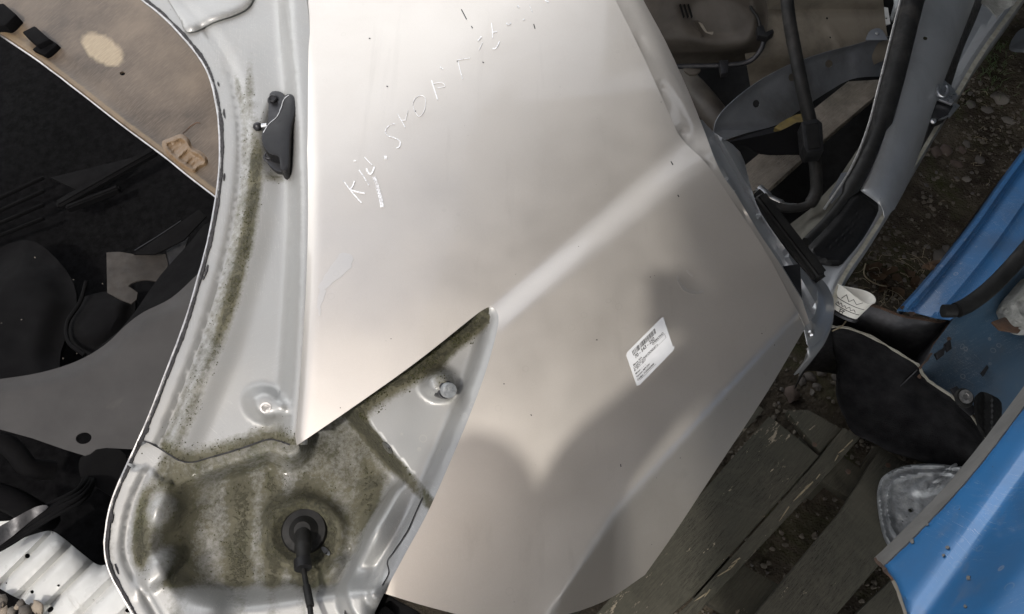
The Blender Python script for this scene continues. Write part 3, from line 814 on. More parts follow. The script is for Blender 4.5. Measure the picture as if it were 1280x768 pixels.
# stock sticker with its print
SA, SB, SC = np.array([783.0, 442.0]), np.array([828.2, 397.0]), np.array([796.4, 483.6])
def stk(u, v): return SA + (SB - SA) * u + (SC - SA) * v
s_poly = [tuple(stk(u, v)) for u, v in ((0.03, -0.01), (0.98, -0.015), (1.015, 0.01), (1.02, 0.90), (1.06, 0.92), (1.04, 0.97), (0.99, 1.0), (0.07, 1.02), (0.0, 0.97), (-0.015, 0.04))]
sticker = sheet('sticker', s_poly, SK, lambda x, y: skin_w(x, y) + 0.0009, 0.0004, 4, M['paper'], car)
def on_sticker(name, V, F, lift=0.0013):
    A = np.array([stk(u, v) for u, v in V])
    W = SK.at(A[:, 0], A[:, 1], skin_w(A[:, 0], A[:, 1]) + lift)
    me = bpy.data.meshes.new(name); me.from_pydata(list(map(tuple, W)), [], F); me.update()
    return link(name, me, M['ink'], sticker)
def text(s, u, v, size, aspect=1.0):
    cu = bpy.data.curves.new('t', 'FONT'); cu.body = s; cu.size = 1; cu.offset = 0.022
    o = bpy.data.objects.new('t', cu); col.objects.link(o)
    me = bpy.data.meshes.new_from_object(o.evaluated_get(bpy.context.evaluated_depsgraph_get()))
    V = [(u + vv.co.x * size * aspect, v - vv.co.y * size * 1.45) for vv in me.vertices]
    F = [tuple(p.vertices) for p in me.polygons]
    bpy.data.objects.remove(o); bpy.data.curves.remove(cu); bpy.data.meshes.remove(me)
    return on_sticker('print', V, F)
V = []; F = []; rnd = random.Random(5); u = 0.13
while u < 0.75:
    w = rnd.choice((0.007, 0.009, 0.014, 0.02)); b = len(V)
    V += [(u, 0.07), (u + w, 0.07), (u + w, 0.21), (u, 0.21)]; F.append((b, b + 1, b + 2, b + 3)); u += w + rnd.choice((0.007, 0.010, 0.016))
on_sticker('barcode', V, F)
text('70 - 543 - 250', 0.155, 0.325, 0.092, 1.0)
for s, u, v, z in (('OPERATIVO', 0.60, 0.40, 0.058), ('Marca: KIA', 0.06, 0.455, 0.052), ('CUARTO ATRAS CROQUET 4', 0.05, 0.525, 0.050), ('A: 2013 - 2017', 0.05, 0.60, 0.052),
                   ('Motor:  -  -  -', 0.05, 0.70, 0.050), ('Version: MPI DIV', 0.05, 0.79, 0.052), ('Codigo: 71503A5A00', 0.05, 0.88, 0.052)):
    text(s, u, v, z)
V = []; F = []
for a, b, c, d in ((0.05, 0.535, 0.93, 0.541), (0.62, 0.42, 0.95, 0.426), (0.05, 0.545, 0.055, 0.61), (0.93, 0.42, 0.936, 0.541), (0.10, 0.91, 0.55, 0.916)):
    i = len(V); V += [(a, b), (c, b), (c, d), (a, d)]; F.append((i, i + 1, i + 2, i + 3))
on_sticker('ruled_line', V, F)

# white marker writing on the upper panel
def c6(*p): return [(400 + a / 6.4, 180 + b / 6.4) for a, b in p]
def c3(*p): return [(400 + a / 3.2, b / 3.2) for a, b in p]
strokes = [(c6((185, 292), (240, 365), (290, 425), (332, 472)), 1.3), (c6((276, 296), (262, 335), (240, 366)), 1.6), (c6((240, 366), (300, 384), (360, 394)), 1.5),
           (c6((312, 208), (345, 255), (392, 330)), 1.3), (c6((356, 104), (390, 142), (418, 168)), 0.9), (c6((372, 196), (382, 222), (400, 240), (418, 228), (434, 182)), 2.0),
           (c6((432, 265), (455, 330), (478, 410), (498, 505)), 4.4), (c6((522, 92), (525, 105), (524, 120)), 3.4), (c6((270, 134), (288, 134)), 1.4),
           (c3((300, 495), (280, 499), (262, 520), (270, 542), (300, 552), (320, 566), (318, 586), (306, 592)), 1.3),
           (c3((310, 455), (324, 480), (340, 508)), 0.9), (c3((342, 478), (352, 440)), 0.6), (c3((326, 482), (345, 480)), 0.7),
           (c3((376, 440), (372, 410), (392, 384), (420, 390), (418, 440), (396, 466), (376, 440)), 0.45),
           (c3((446, 322), (458, 360), (470, 398)), 1.3), (c3((450, 335), (486, 330), (500, 345), (470, 352)), 0.5), (c3((552, 245), (560, 280), (570, 315)), 0.8), (c3((548, 240), (600, 232)), 0.5),
           (c3((480, 268), (492, 276)), 1.1), (c3((632, 162), (646, 146)), 1.4), (c3((636, 200), (650, 170)), 0.5), (c3((686, 92), (690, 130), (690, 152)), 1.0), (c3((688, 130), (708, 126)), 1.3),
           (c3((690, 194), (704, 192), (718, 166)), 1.4), (c3((746, 92), (752, 100), (764, 92)), 1.3), (c3((790, 22), (796, 30)), 1.4), (c3((812, 80), (818, 76)), 1.2), (c3((900, 0), (914, 8)), 1.6), (c3((838, 20), (850, 50)), 0.5)]
for i, (p, w) in enumerate(strokes):
    ribbon('marker_stroke', spline(p, 3), w, skin_w, SK, M['chalk'], car, 0.0011, 0.0012, 0.05 * w, i)
# painted reflection patches at left, scuffs by the door, dark specks on the paint
M['reflection_and_scuff'] = paint('reflection_and_scuff_paint', (0.59, 0.57, 0.54), metal=0.88, rough=0.42, coat=0.5)
for pts, w in ((((400, 362), (415, 345), (432, 326), (441, 322)), [8, 16, 22, 6]), (((400, 395), (399, 380), (404, 362)), [2, 6, 8]), (((846, 345), (852, 358), (866, 366), (880, 364)), [2.5, 4, 4, 2]), (((858, 338), (866, 346)), [2, 3])):
    ribbon('reflection_and_scuff', spline(pts, 4), np.interp(np.linspace(0, 1, (len(pts) - 1) * 4 + 1), np.linspace(0, 1, len(pts)), w), skin_w, SK, M['reflection_and_scuff'], car, 0.00035, 0.0003, 0.9, 3)
for x, y, L, a in ((580, 18, 14, 62), (590, 34, 3, 60), (668, 33, 6, 75), (776, 582, 3.5, 80), (462, 48, 2, 0), (572, 77, 2, 20), (604, 78, 2, 40), (840, 204, 5, 60), (484, 108, 2, 30), (664, 519, 2, 50), (519, 139, 2, 0), (746, 425, 2, 0), (848, 245, 3, 60), (630, 480, 1.6, 0)):
    ribbon('speck', [(x - L / 2 * math.cos(R(a)), y - L / 2 * math.sin(R(a))), (x + L / 2 * math.cos(R(a)), y + L / 2 * math.sin(R(a)))], 1.1, skin_w, SK, M['ink'], car, 0.0006, 0.0005)

# sill, door pillar, seals
ZS = 0.20
sill_pl = plane3((1040, 370, 0.36), (1260, 30, 0.17), (1000, 250, 0.33))
edge = spline([(1028, 418), (1040, 384), (1052, 350), (1085, 300), (1125, 236), (1165, 168), (1196, 118), (1222, 74), (1250, 34), (1290, -20)], 4)
sill_poly = edge + [(1215, -20), (1205, 40), (1180, 95), (1150, 165), (1120, 215), (1085, 262), (1040, 300), (1000, 318), (990, 350), (1010, 400)]
def sill_h(x, y):
    d = pdist(x, y, edge)
    pit = sm((d - 9) / 6) * sm((112 - y) / 12)
    return np.interp(d, [0, 4, 8, 12, 60], [-0.004, 0.0, 0.0, -0.004, -0.012]) - 0.035 * pit
sc_ = []
for off in (4, 8, 12): sc_ += clip_in(offset(edge, -off), sill_poly, 2.0)
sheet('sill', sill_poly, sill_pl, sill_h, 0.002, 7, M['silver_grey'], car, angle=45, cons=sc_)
def skirt(name, line, pl, h0, drop, mat, parent, out=0.0):
    P = np.array(line); top = pl.at(P[:, 0], P[:, 1], h0); n = len(P)
    rows = [top, top + np.array([0.006, -0.004, -0.02]), top + np.array([0.004, -0.003, -drop])]
    V = []
    for r in rows: V += list(map(tuple, r))
    F = []
    for k in range(2):
        for i in range(n - 1): F.append((k * n + i, k * n + i + 1, (k + 1) * n + i + 1, (k + 1) * n + i))
    me = bpy.data.meshes.new(name); me.from_pydata(V, [], F); me.update(); finish(me, 40)
    o = link(name, me, mat, parent)
    md = o.modifiers.new('thickness', 'SOLIDIFY'); md.thickness = 0.002; md.offset = -1
    return o
skirt('sill_face', edge, sill_pl, -0.004, 0.15, M['silver_grey'], car)
M['lip_dust'] = simple('dusty_pale_lip', (0.34, 0.33, 0.28), (0.22, 0.21, 0.17), 60, 0.7, 0, 0.3, 200)
ribbon('sill_lip', edge[2:], 5.5, lambda x, y: sill_h(x, y), sill_pl, M['lip_dust'], car, 0.002, 0.003, 0.3)
corner = spline([(985, 335), (1006, 336), (1030, 352), (1042, 376), (1038, 402), (1028, 422), (1012, 434), (1006, 414), (996, 388), (975, 352)], 3, True)
sheet('sill_corner', corner, plane3((1000, 340, 0.46), (1040, 380, 0.42), (1010, 425, 0.48)), lambda x, y: 0.012 * sm((14 - pdist(x, y, corner, True)) / -14 + 1), 0.0015, 5, M['silver_grey'], car)
skirt('corner_face', spline([(1042, 372), (1041, 392), (1034, 412), (1024, 428), (1010, 436)], 4), plane3((1000, 340, 0.46), (1040, 380, 0.42), (1010, 425, 0.48)), 0.0, 0.085, M['silver_grey'], car)
solid = lathe('corner_clip', [(0, 0), (0.006, 0), (0.006, 0.004), (0.003, 0.007), (0, 0.007)], U(1013, 417, 0.49), M['steel'], car, (0.5, -0.5, 0.6), 14)
# pillar
pil = spline([(1160, -30), (1146, 20), (1126, 92), (1108, 150), (1092, 200), (1076, 238)], 4) + spline([(1090, 248), (1102, 258), (1106, 272)], 4) + \
    spline([(1118, 262), (1134, 232), (1150, 190), (1164, 146), (1182, 96), (1200, 50), (1216, 8), (1228, -30)], 4)
pil_pl = plane3((1090, 250, 0.36), (1150, 0, 0.42), (1200, 20, 0.36))
def pil_h(x, y):
    r = pdist(x, y, pil[32:]); l = pdist(x, y, pil[:24])
    return -0.030 * np.exp(-r / 12) - 0.012 * np.exp(-l / 8) + 0.010 * np.sin(y * 0.012)
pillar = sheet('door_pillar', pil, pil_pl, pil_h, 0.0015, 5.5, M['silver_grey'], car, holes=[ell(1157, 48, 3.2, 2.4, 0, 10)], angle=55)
face2 = spline([(1228, -30), (1216, 8), (1200, 50), (1182, 96), (1164, 146), (1150, 190)], 4) + spline([(1158, 176), (1178, 140), (1190, 105), (1204, 62), (1222, 20), (1240, -30)], 4)
sheet('pillar_side', face2, plane3((1200, 20, 0.35), (1160, 160, 0.30), (1210, 60, 0.24)), 0, 0.0015, 7, M['dark_steel'], car)
# striker and latch plate
sk0 = U(1174, 118, 0.33)
stp = slab('striker_plate', [(1163, 112), (1178, 98), (1190, 108), (1198, 120), (1190, 130), (1174, 124), (1160, 130), (1156, 122)], 0.315, 0.006, M['steel'], car, bev=0.001)
ringm = bpy.data.meshes.new('striker_loop')
bmx = bmesh.new()
q = []
for k in range(17):
    a = -0.7 + k / 16 * 4.6
    q.append(U(1178 + 6.5 * math.cos(a), 113 + 6.5 * math.sin(a) * 1.15, 0.335))
bmx.free()
link('striker_loop', tube_mesh('striker_loop', q, 0.0042, 8), M['steel'], stp)
slab('striker_block', [(1160, 124), (1178, 126), (1192, 132), (1186, 142), (1172, 148), (1156, 142), (1152, 132)], 0.305, 0.03, M['dark_steel'], stp, bev=0.002)
lathe('striker_screw', [(0, 0), (0.006, 0), (0.006, 0.003), (0.003, 0.005), (0, 0.004)], U(1166, 152, 0.31), M['steel'], stp, (0, -0.3, 1), 12)
slab('latch_tab', [(1168, 140), (1184, 136), (1194, 128), (1200, 132), (1188, 146), (1174, 150)], 0.30, 0.005, M['steel'], stp, bev=0.001)
# tread mat
mat_poly = spline([(1070, 238), (1088, 246), (1099, 258), (1100, 268), (1082, 300), (1060, 327), (1048, 333), (1022, 328), (1010, 318), (1012, 306), (1040, 276)], 3, True)
def mat_h(x, y):
    e = sm(pdist(x, y, mat_poly, True) / 8)
    return sill_h(x, y) * 0 - 0.004 + 0.010 * e + 0.0012 * np.sin(sdist(x, y, (1000, 330), (1090, 240)) * 1.1) * sm((pdist(x, y, mat_poly, True) - 14) / 4)
sheet('tread_mat', mat_poly, sill_pl, mat_h, 0.004, 3.0, M['black_plastic'], car)
# rubber seals
tube('door_seal', [(1150, -30, 0.44), (1134, 30, 0.43), (1116, 100, 0.41), (1098, 160, 0.39), (1074, 218, 0.38), (1040, 268, 0.37), (1008, 302, 0.37)], [0.021] * 18 + [0.015] * 9 + [0.008] * 10, M['black_rubber'], car, 10, 6)
tube('seal_bead', [(1134, -30, 0.455), (1118, 30, 0.445), (1100, 102, 0.425), (1084, 162, 0.40), (1062, 214, 0.385), (1030, 262, 0.375)], 0.0022, M['raw_edge'], car, 6, 6)
def bar(name, a, b, w, hgt, mat, parent, za, zb):
    A, B = U(*a, za), U(*b, zb); d = (B - A).normalized(); s = d.cross(Vector((0, 0, 1))).normalized(); u = s.cross(d)
    bm = bmesh.new(); vs = []
    for P in (A, B):
        for i, j in ((-1, -1), (1, -1), (1, 1), (-1, 1)): vs.append(bm.verts.new(P + s * i * w / 2 + u * j * hgt / 2))
    for f in ((0, 3, 2, 1), (4, 5, 6, 7), (0, 1, 5, 4), (1, 2, 6, 5), (2, 3, 7, 6), (3, 0, 4, 7)): bm.faces.new([vs[i] for i in f])
    bmesh.ops.recalc_face_normals(bm, faces=bm.faces)
    bmesh.ops.bevel(bm, geom=list(bm.edges), offset=min(w, hgt) * 0.28, segments=3, affect='EDGES')
    me = bpy.data.meshes.new(name); bm.to_mesh(me); bm.free(); finish(me, 40)
    return link(name, me, mat, parent)
seal = bar('rubber_buffer', (944, 244), (1026, 350), 0.026, 0.03, M['black_rubber'], car, 0.50, 0.46)
bar('buffer_groove', (936, 250), (1014, 352), 0.010, 0.022, M['black_rubber'], car, 0.505, 0.465)
# floor channel beside the mat
ch = [(1005, 300), (1048, 262), (1082, 222), (1105, 180), (1122, 130), (1104, 128), (1078, 178), (1046, 226), (1012, 262), (975, 290), (985, 310)]
sheet('floor_channel', ch, plane3((1005, 300, 0.30), (1110, 150, 0.25), (1046, 226, 0.26)), lambda x, y: 0.004 * np.sin(x * 0.2) + 0.008 * sm((10 - pdist(x, y, [(1005, 300), (1082, 222), (1122, 130)])) / 10), 0.002, 7, simple('olive_dusty_floor', (0.075, 0.072, 0.058), (0.11, 0.105, 0.088), 20, 0.7, 0.1, 0.3), car)
slab('blue_plate', [(1046, 228), (1052, 216), (1066, 214), (1072, 219), (1060, 236), (1048, 252), (1040, 258), (1036, 246)], 0.30, 0.003, M['blue_grey'], car)
sheet('wheel_house', [(930, 340), (1000, 330), (1004, 404), (900, 575), (800, 712), (690, 768), (500, 740), (560, 560), (640, 400), (800, 300)], Plane(SK.p - SK.n * 0.14, SK.n), lambda x, y: 0.03 * np.sin(x * 0.01), 0.002, 30, M['dark_steel'], car)

# ------------------------------------------------------------------ left: things seen through the tailgate opening
# brown board
bd_pl = plane3((100, 60, 0.545), (250, 200, 0.565), (0, 20, 0.525))
bt = thing('trim_board', U(180, 100, 0.0), 'brown sanded trim board under the curved silver edge with black blocks glued on', 'board')
edge_ln = [(-40, 18), (0, 44), (50, 78), (100, 116), (150, 155), (200, 192), (240, 224), (278, 253)]
bd_out = [(-40, -40), (190, -40), (225, 10), (262, 55), (290, 110), (298, 180), (292, 262)] + spline(edge_ln, 3)[::-1]
def bd_h(x, y):
    d = pdist(x, y, edge_ln)
    h = -0.0016 * np.exp(-((d - 19) / 7) ** 2) + 0.005 * sm((13 - d) / 9) - 0.005 * sm((4 - d) / 4)
    return h - 0.00002 * (x - 140) + wavy(x, y, 0.012, 0.0015, 2)
def rub(x, y):
    return plateau(x, y, 128, 62, 31, 17, 33, 0.14)
def glu(x, y):
    d = pdist(x, y, edge_ln)
    a = 0.45 * np.exp(-((d - 6) / 4) ** 2) + 0.6 * gauss(x, y, 30, 42, 26, 12, 35) + 0.35 * sm((16 - d) / 16)
    return a
board = sheet('board', bd_out, bd_pl, bd_h, 0.004, 4.5, M['hardboard'], bt, cons=sum([clip_in(offset(spline(edge_ln, 4), -o_), bd_out, 1.5) for o_ in (3, 6.5, 10, 14, 19)], []), holes=[ell(153, 92, 3.4, 2.6, 0, 12)], masks={'rub': rub, 'glue': glu})
ribbon('lit_rim', spline(edge_ln, 4), 1.5, lambda x, y: bd_h(x, y), bd_pl, M['raw_edge'], bt, 0.0012, 0.004, 0.2)  # bright strip painted for the light on the folded edge
def block(poly, h0, h1):
    pl = Plane(bd_pl.p + bd_pl.n * h1, bd_pl.n)
    return slab('rubber_block', poly, 0, h1 - h0, M['trim'], bt, pl, 0.003)
b1 = block([(27, 40), (43, 32), (62, 49), (46, 57)], 0.0, 0.022)
slab('block_foot', [(40, 62), (58, 46), (72, 55), (56, 69)], 0, 0.012, M['trim'], b1, Plane(bd_pl.p + bd_pl.n * 0.012, bd_pl.n), 0.002)
block([(-30, 8), (4, 4), (20, 18), (6, 32), (-30, 34)], 0.0, 0.022)
gl_out = spline([(202, 178), (214, 172), (226, 168), (236, 174), (241, 184), (252, 190), (259, 198), (259, 206), (250, 211), (244, 216), (236, 214), (222, 205), (208, 192)], 4, True)
def gl_h(x, y):
    e = sm(pdist(x, y, gl_out, True) / 4)
    q = sm((pdist(x, y, gl_out, True) - 5) / 3)
    bar_ = np.exp(-(sdist(x, y, (222, 196), (240, 178)) / 4.5) ** 2) + 0.7 * np.exp(-(sdist(x, y, (231, 203), (243, 186)) / 2.5) ** 2)
    return bd_h(x, y) + 0.0055 * e - 0.004 * q * (1 - np.clip(bar_, 0, 1)) + 0.001 * np.sin(sdist(x, y, (222, 196), (240, 178)) * 1.1) * q
sheet('glue_pad', gl_out, bd_pl, gl_h, 0.003, 2.0, M['cardboard_glue'], bt)
ribbon('scored_line', [(228, 167), (238, 158), (246, 153), (250, 154)], 1.0, bd_h, bd_pl, M['rust'], bt, 0.0006, 0.0005)

# grey plastic liner with one round hole
ln_pl = plane3((60, 500, 0.42), (200, 420, 0.45), (100, 560, 0.40))
ln_out = spline([(-40, 478), (0, 474), (50, 466), (95, 452), (130, 432), (158, 406), (180, 390), (215, 372), (250, 340)], 4) + [(300, 330), (262, 430), (220, 540), (190, 590)] + \
    [(170, 562), (150, 561), (132, 560), (120, 562), (112, 568), (106, 570), (80, 562), (40, 548), (0, 537), (-40, 526)]
liner = thing('wheel_liner', U(100, 500, 0.0), 'grey plastic wheel liner with one round hole, beside the curved silver edge', 'liner')
sheet('liner_shell', ln_out, ln_pl, lambda x, y: 0.010 * np.sin(x * 0.012 + y * 0.01) - 0.012 * sm((18 - pdist(x, y, ln_out[:33])) / 18), 0.003, 6, M['liner'], liner, holes=[ell(104.5, 548, 10, 7.2, -10, 18)])
lw_out = spline([(262, 278), (236, 305), (200, 345), (172, 385), (150, 412), (118, 440), (135, 440), (180, 400), (225, 378), (262, 360), (290, 300)], 4, True)
sheet('liner_flank', lw_out, plane3((250, 290, 0.36), (150, 412, 0.38), (230, 370, 0.43)), 0, 0.003, 7, M['trim'], liner)

# dark boot interior: carpet sheets and trims below
boot = thing('boot_interior', U(100, 300, 0.02), 'black carpeted boot interior in deep shade below the brown board', 'car interior')
ip = flat(0.12)
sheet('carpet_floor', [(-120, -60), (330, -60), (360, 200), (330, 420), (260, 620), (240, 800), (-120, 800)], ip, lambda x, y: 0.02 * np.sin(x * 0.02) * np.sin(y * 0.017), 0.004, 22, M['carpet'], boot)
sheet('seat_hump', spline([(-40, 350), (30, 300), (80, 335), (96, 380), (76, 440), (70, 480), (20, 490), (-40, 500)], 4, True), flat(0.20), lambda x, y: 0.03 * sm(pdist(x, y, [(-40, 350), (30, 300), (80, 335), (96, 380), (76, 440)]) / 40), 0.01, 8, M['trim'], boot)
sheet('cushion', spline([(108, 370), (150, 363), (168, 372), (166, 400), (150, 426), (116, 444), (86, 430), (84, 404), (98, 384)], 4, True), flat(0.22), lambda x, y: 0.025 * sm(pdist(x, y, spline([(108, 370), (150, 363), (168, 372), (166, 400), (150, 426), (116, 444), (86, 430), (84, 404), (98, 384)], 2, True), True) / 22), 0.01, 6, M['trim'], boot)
tube('cushion_piping', [(108, 352, 0.245), (100, 378, 0.24), (84, 404, 0.24), (86, 428, 0.245), (106, 444, 0.25)], 0.004, M['trim'], boot, 8)
for k in range(4):
    bar('floor_rib', (-30, 262 + k * 15), (55, 222 + k * 17), 0.006, 0.01, M['trim'], boot, 0.16, 0.16)
bar('seat_rail', (72, 258), (196, 188), 0.022, 0.02, M['trim'], boot, 0.17, 0.2)
bar('seat_rail', (84, 262), (150, 236), 0.012, 0.02, M['trim'], boot, 0.17, 0.18)
slab('dark_tray', [(62, 222), (170, 196), (196, 178), (150, 218), (100, 240)], 0.15, 0.006, M['trim'], boot)
slab('sill_trim', [(166, 318), (196, 298), (248, 262), (258, 270), (230, 300), (194, 318)], 0.28, 0.004, M['trim'], boot)
ribbon('trim_rim', [(168, 313), (196, 296), (226, 276)], 0.8, lambda x, y: 0 * x, flat(0.282), M['dark_steel'], boot, 0.001, 0.001)
bk = thing('cut_bracket', U(175, 340, 0.02), 'dull brown grey steel bracket with a torn slot in the dark interior', 'bracket')
sheet('bracket_plate', spline([(133, 316), (150, 315), (175, 319), (207, 318), (209, 344)], 2) + spline([(196, 352), (182, 350), (170, 352), (160, 358), (172, 366), (164, 380), (134, 366)], 2), flat(0.27), lambda x, y: 0.008 * np.sin(x * 0.05), 0.003, 5, simple('dull_brown_steel', (0.018, 0.0155, 0.0135), (0.034, 0.029, 0.025), 30, 0.75, 0.2, 0.4), bk)
sheet('bracket_web', [(208, 312), (236, 296), (224, 330), (210, 342)], flat(0.26), 0, 0.003, 6, M['dark_steel'], bk)
for i, (x, y) in enumerate(((124, 419), (44, 322), (92, 350), (128, 355), (27, 400), (153, 399), (96, 442), (79, 448), (2, 404), (132, 425))):
    pts = [Vector((random.gauss(0, 1), random.gauss(0, 1), random.gauss(0, 1))).normalized() * (0.0035 if i == 0 else random.uniform(0.0010, 0.0018)) for _ in range(10)]
    bm = bmesh.new()
    for p in pts: bm.verts.new(p)
    bmesh.ops.convex_hull(bm, input=bm.verts)
    me = bpy.data.meshes.new('crumb'); bm.to_mesh(me); bm.free()
    o = link('crumb', me, M['pale_stone']); o.location = U(x, y, 0.225 if x > 84 and y > 365 else 0.235)
    tag(o, 'largest pale crumb, on the dark cushion beside the grey liner' if i == 0 else 'tiny pale crumb of dirt lying on the dark interior trim', 'crumb', 'crumbs of dirt in the boot interior')

# dark hose and harness
hz = thing('wiring_harness', U(60, 650, 0.2), 'black wiring harness and sleeves crossing above the white ribbed metal', 'cables')
for k, (dx, dy, r) in enumerate(((0, 0, 0.004), (4, 5, 0.0035), (-3, 8, 0.005), (7, 11, 0.004), (2, 16, 0.0045), (9, 20, 0.003))):
    tube('cable', [(-40, 682 + dy * 1.3, 0.36), (10, 662 + dy, 0.37), (60, 632 + dy * 0.9, 0.38), (92 + dx, 616 + dy * 0.6, 0.37), (106 + dx, 604 + dy * 0.3, 0.33), (112 + dx, 590, 0.25)], r, M['trim'], hz, 8)
sheet('flat_sleeve', spline([(-40, 680), (0, 658), (44, 634), (60, 634), (40, 650), (0, 682), (-40, 700)], 3, True), plane3((0, 660, 0.385), (50, 640, 0.39), (0, 690, 0.37)), lambda x, y: 0.004 * np.sin(x * 0.1), 0.002, 5, M['dark_steel'], hz)
tube('hose', [(-40, 556, 0.33), (0, 552, 0.33), (20, 566, 0.32), (36, 584, 0.31), (66, 588, 0.28)], 0.016, M['trim'], hz, 10)
tube('hose', [(-40, 610, 0.30), (10, 624, 0.30), (40, 640, 0.28), (60, 650, 0.22)], 0.02, M['trim'], hz, 10)
slab('black_flap', spline([(98, 588), (104, 600), (122, 610), (150, 622), (160, 580), (150, 562), (126, 560), (112, 566), (100, 572)], 2, True), 0.30, 0.01, M['trim'], hz)

# white pressed metal with ribs and holes
wm_pl = plane3((60, 700, 0.30), (160, 760, 0.30), (20, 740, 0.30))
wm_out = spline([(-40, 720), (0, 690), (22, 676), (46, 667), (64, 664), (78, 672), (100, 690), (122, 706), (140, 706), (180, 716)], 4) + [(200, 800), (60, 800), (46, 768), (30, 752), (14, 744), (0, 736), (-40, 730)]
def wm_h(x, y):
    u = sdist(x, y, (0, 768), (77, 691))
    h = -0.0 * x
    for c, w in ((-26, 5.0), (2, 6.5), (36, 5.5), (72, 7), (110, 6)):
        h = h - 0.014 * np.exp(-((u - c) / (w * 0.8)) ** 2)
    top = pdist(x, y, wm_out[:37])
    return h - 0.03 * np.exp(-top / 13) - 0.02 * sm((-u - 30) / 30)
wc = []
for c_, w_ in ((-26, 5.0), (2, 6.5), (36, 5.5), (72, 7), (110, 6)):
    for k_ in (-1.4, -0.7, 0, 0.7, 1.4):
        o_ = c_ + k_ * w_ * 0.8
        wc += clip_in([(-60 + t * .7071 + o_ * .7071, 828 - t * .7071 + o_ * .7071) for t in range(0, 330, 4)], wm_out, 2.5)
white = thing('white_metal_panel', U(60, 720, 0.0), 'white pressed metal panel with ribs and small holes at the lower left', 'metal panel')
sheet('panel_sheet', wm_out, wm_pl, wm_h, 0.0015, 4.5, M['white_metal'], white, cons=wc, holes=[ell(34, 695, 3.6, 3.2, 0, 12), ell(63, 762, 4.6, 3.2, -40, 12), ell(160, 763, 4, 3, 0, 12), ell(40, 740, 2.4, 2.4, 0, 10), ell(73, 732, 1.8, 1.6, 0, 10), ell(8, 729, 1.1, 1.1, 0, 8)])
sheet('under_skin', [(-60, 700), (60, 690), (170, 740), (170, 800), (-60, 800)], flat(0.2), 0, 0.002, 30, M['carpet'], white)
sheet('lower_flange', [(-40, 640), (0, 652), (30, 650), (36, 656), (0, 672), (-40, 680)], flat(0.27), 0, 0.0015, 8, M['white_metal'], white)

# ------------------------------------------------------------------ black clip at the bottom of the lamp pocket
ck = thing('black_latch', U(470, 760, 0.3), 'black plastic latch block poking in under the lamp pocket corner', 'latch')
slab('latch_body', spline([(430, 800), (436, 768), (450, 740), (458, 728), (474, 736), (500, 752), (530, 770), (540, 800)], 3, True), 0.585, 0.03, M['black_plastic'], ck, bev=0.003)
slab('latch_rib', [(428, 790), (430, 762), (444, 746), (452, 752), (444, 772), (446, 792)], 0.60, 0.03, M['liner'], ck, bev=0.003)
slab('latch_rib', [(468, 790), (470, 764), (482, 756), (494, 766), (496, 790)], 0.60, 0.03, M['trim'], ck, bev=0.003)

# ------------------------------------------------------------------ pallet
pallet = thing('pallet', U(980, 680, 0.0), 'weathered grey timber pallet lying in shade beneath the silver panel', 'pallet')
ZP = 0.135
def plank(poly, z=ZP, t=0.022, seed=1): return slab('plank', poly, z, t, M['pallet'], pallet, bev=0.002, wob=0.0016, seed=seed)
plank([(962, 520), (1024, 570), (870, 742), (770, 830), (690, 830)], seed=1)
plank([(1026, 571), (1054, 534), (1076, 547), (1068, 556), (842, 800), (770, 845), (800, 812), (872, 744)], z=ZP + 0.001, seed=2)
plank([(984, 514), (1010, 512), (1052, 536), (1026, 566)], z=ZP - 0.004, seed=3)
plank([(1098, 566), (1140, 586), (1176, 606), (1150, 648), (1035, 780), (1000, 830), (880, 830), (940, 772), (1050, 640)], seed=4)
plank([(1150, 690), (1230, 640), (1300, 680), (1200, 830), (1010, 830), (1062, 776)], seed=5)
plank([(1215, 590), (1320, 560), (1330, 640), (1220, 660)], seed=6)
plank([(900, 470), (955, 512), (700, 790), (600, 790), (640, 720)], z=ZP - 0.002, seed=7)
for p, zz in (([(1040, 560), (1082, 590), (1062, 624), (1018, 594)], ZP - 0.024), ([(1094, 556), (1240, 640), (1220, 690), (1060, 610)], ZP - 0.024), ([(900, 690), (1190, 850), (1150, 900), (860, 740)], ZP - 0.024)):
    slab('cross_board', p, zz, 0.022, M['pallet'], pallet, wob=0.001, seed=11)
for p in ([(1000, 545), (1050, 575), (1030, 610), (980, 580)], [(1120, 600), (1180, 640), (1150, 680), (1090, 640)]):
    slab('block', p, ZP - 0.046, 0.08, M['pallet'], pallet)
for (x, y) in ((1128, 679 - 4), (1060, 590), (1018, 556), (1110, 582)):
    lathe('nail_head', [(0, 0), (0.0045, 0), (0.0045, 0.0012), (0, 0.0016)], U(x, y, ZP + 0.001), M['rust'], pallet, None, 10)
for i in range(16):                                             # splinters
    t0 = random.random(); x0 = 1072 - 205 * t0 - random.uniform(4, 14) * 0; y0 = 556 + 215 * t0
    L = random.uniform(8, 22); a = math.atan2(0.7, -0.72) + random.uniform(-0.3, 0.3)
    k = link('splinter', tube_mesh('splinter', [U(x0 - 6, y0 - 6, ZP + 0.003), U(x0 - 6 + L * math.cos(a) * .6, y0 - 6 + L * math.sin(a) * .6, ZP + 0.006), U(x0 - 6 + L * math.cos(a), y0 - 6 + L * math.sin(a), ZP + 0.004)], [0.0012, 0.001, 0.0003], 5), M['straw'], pallet)

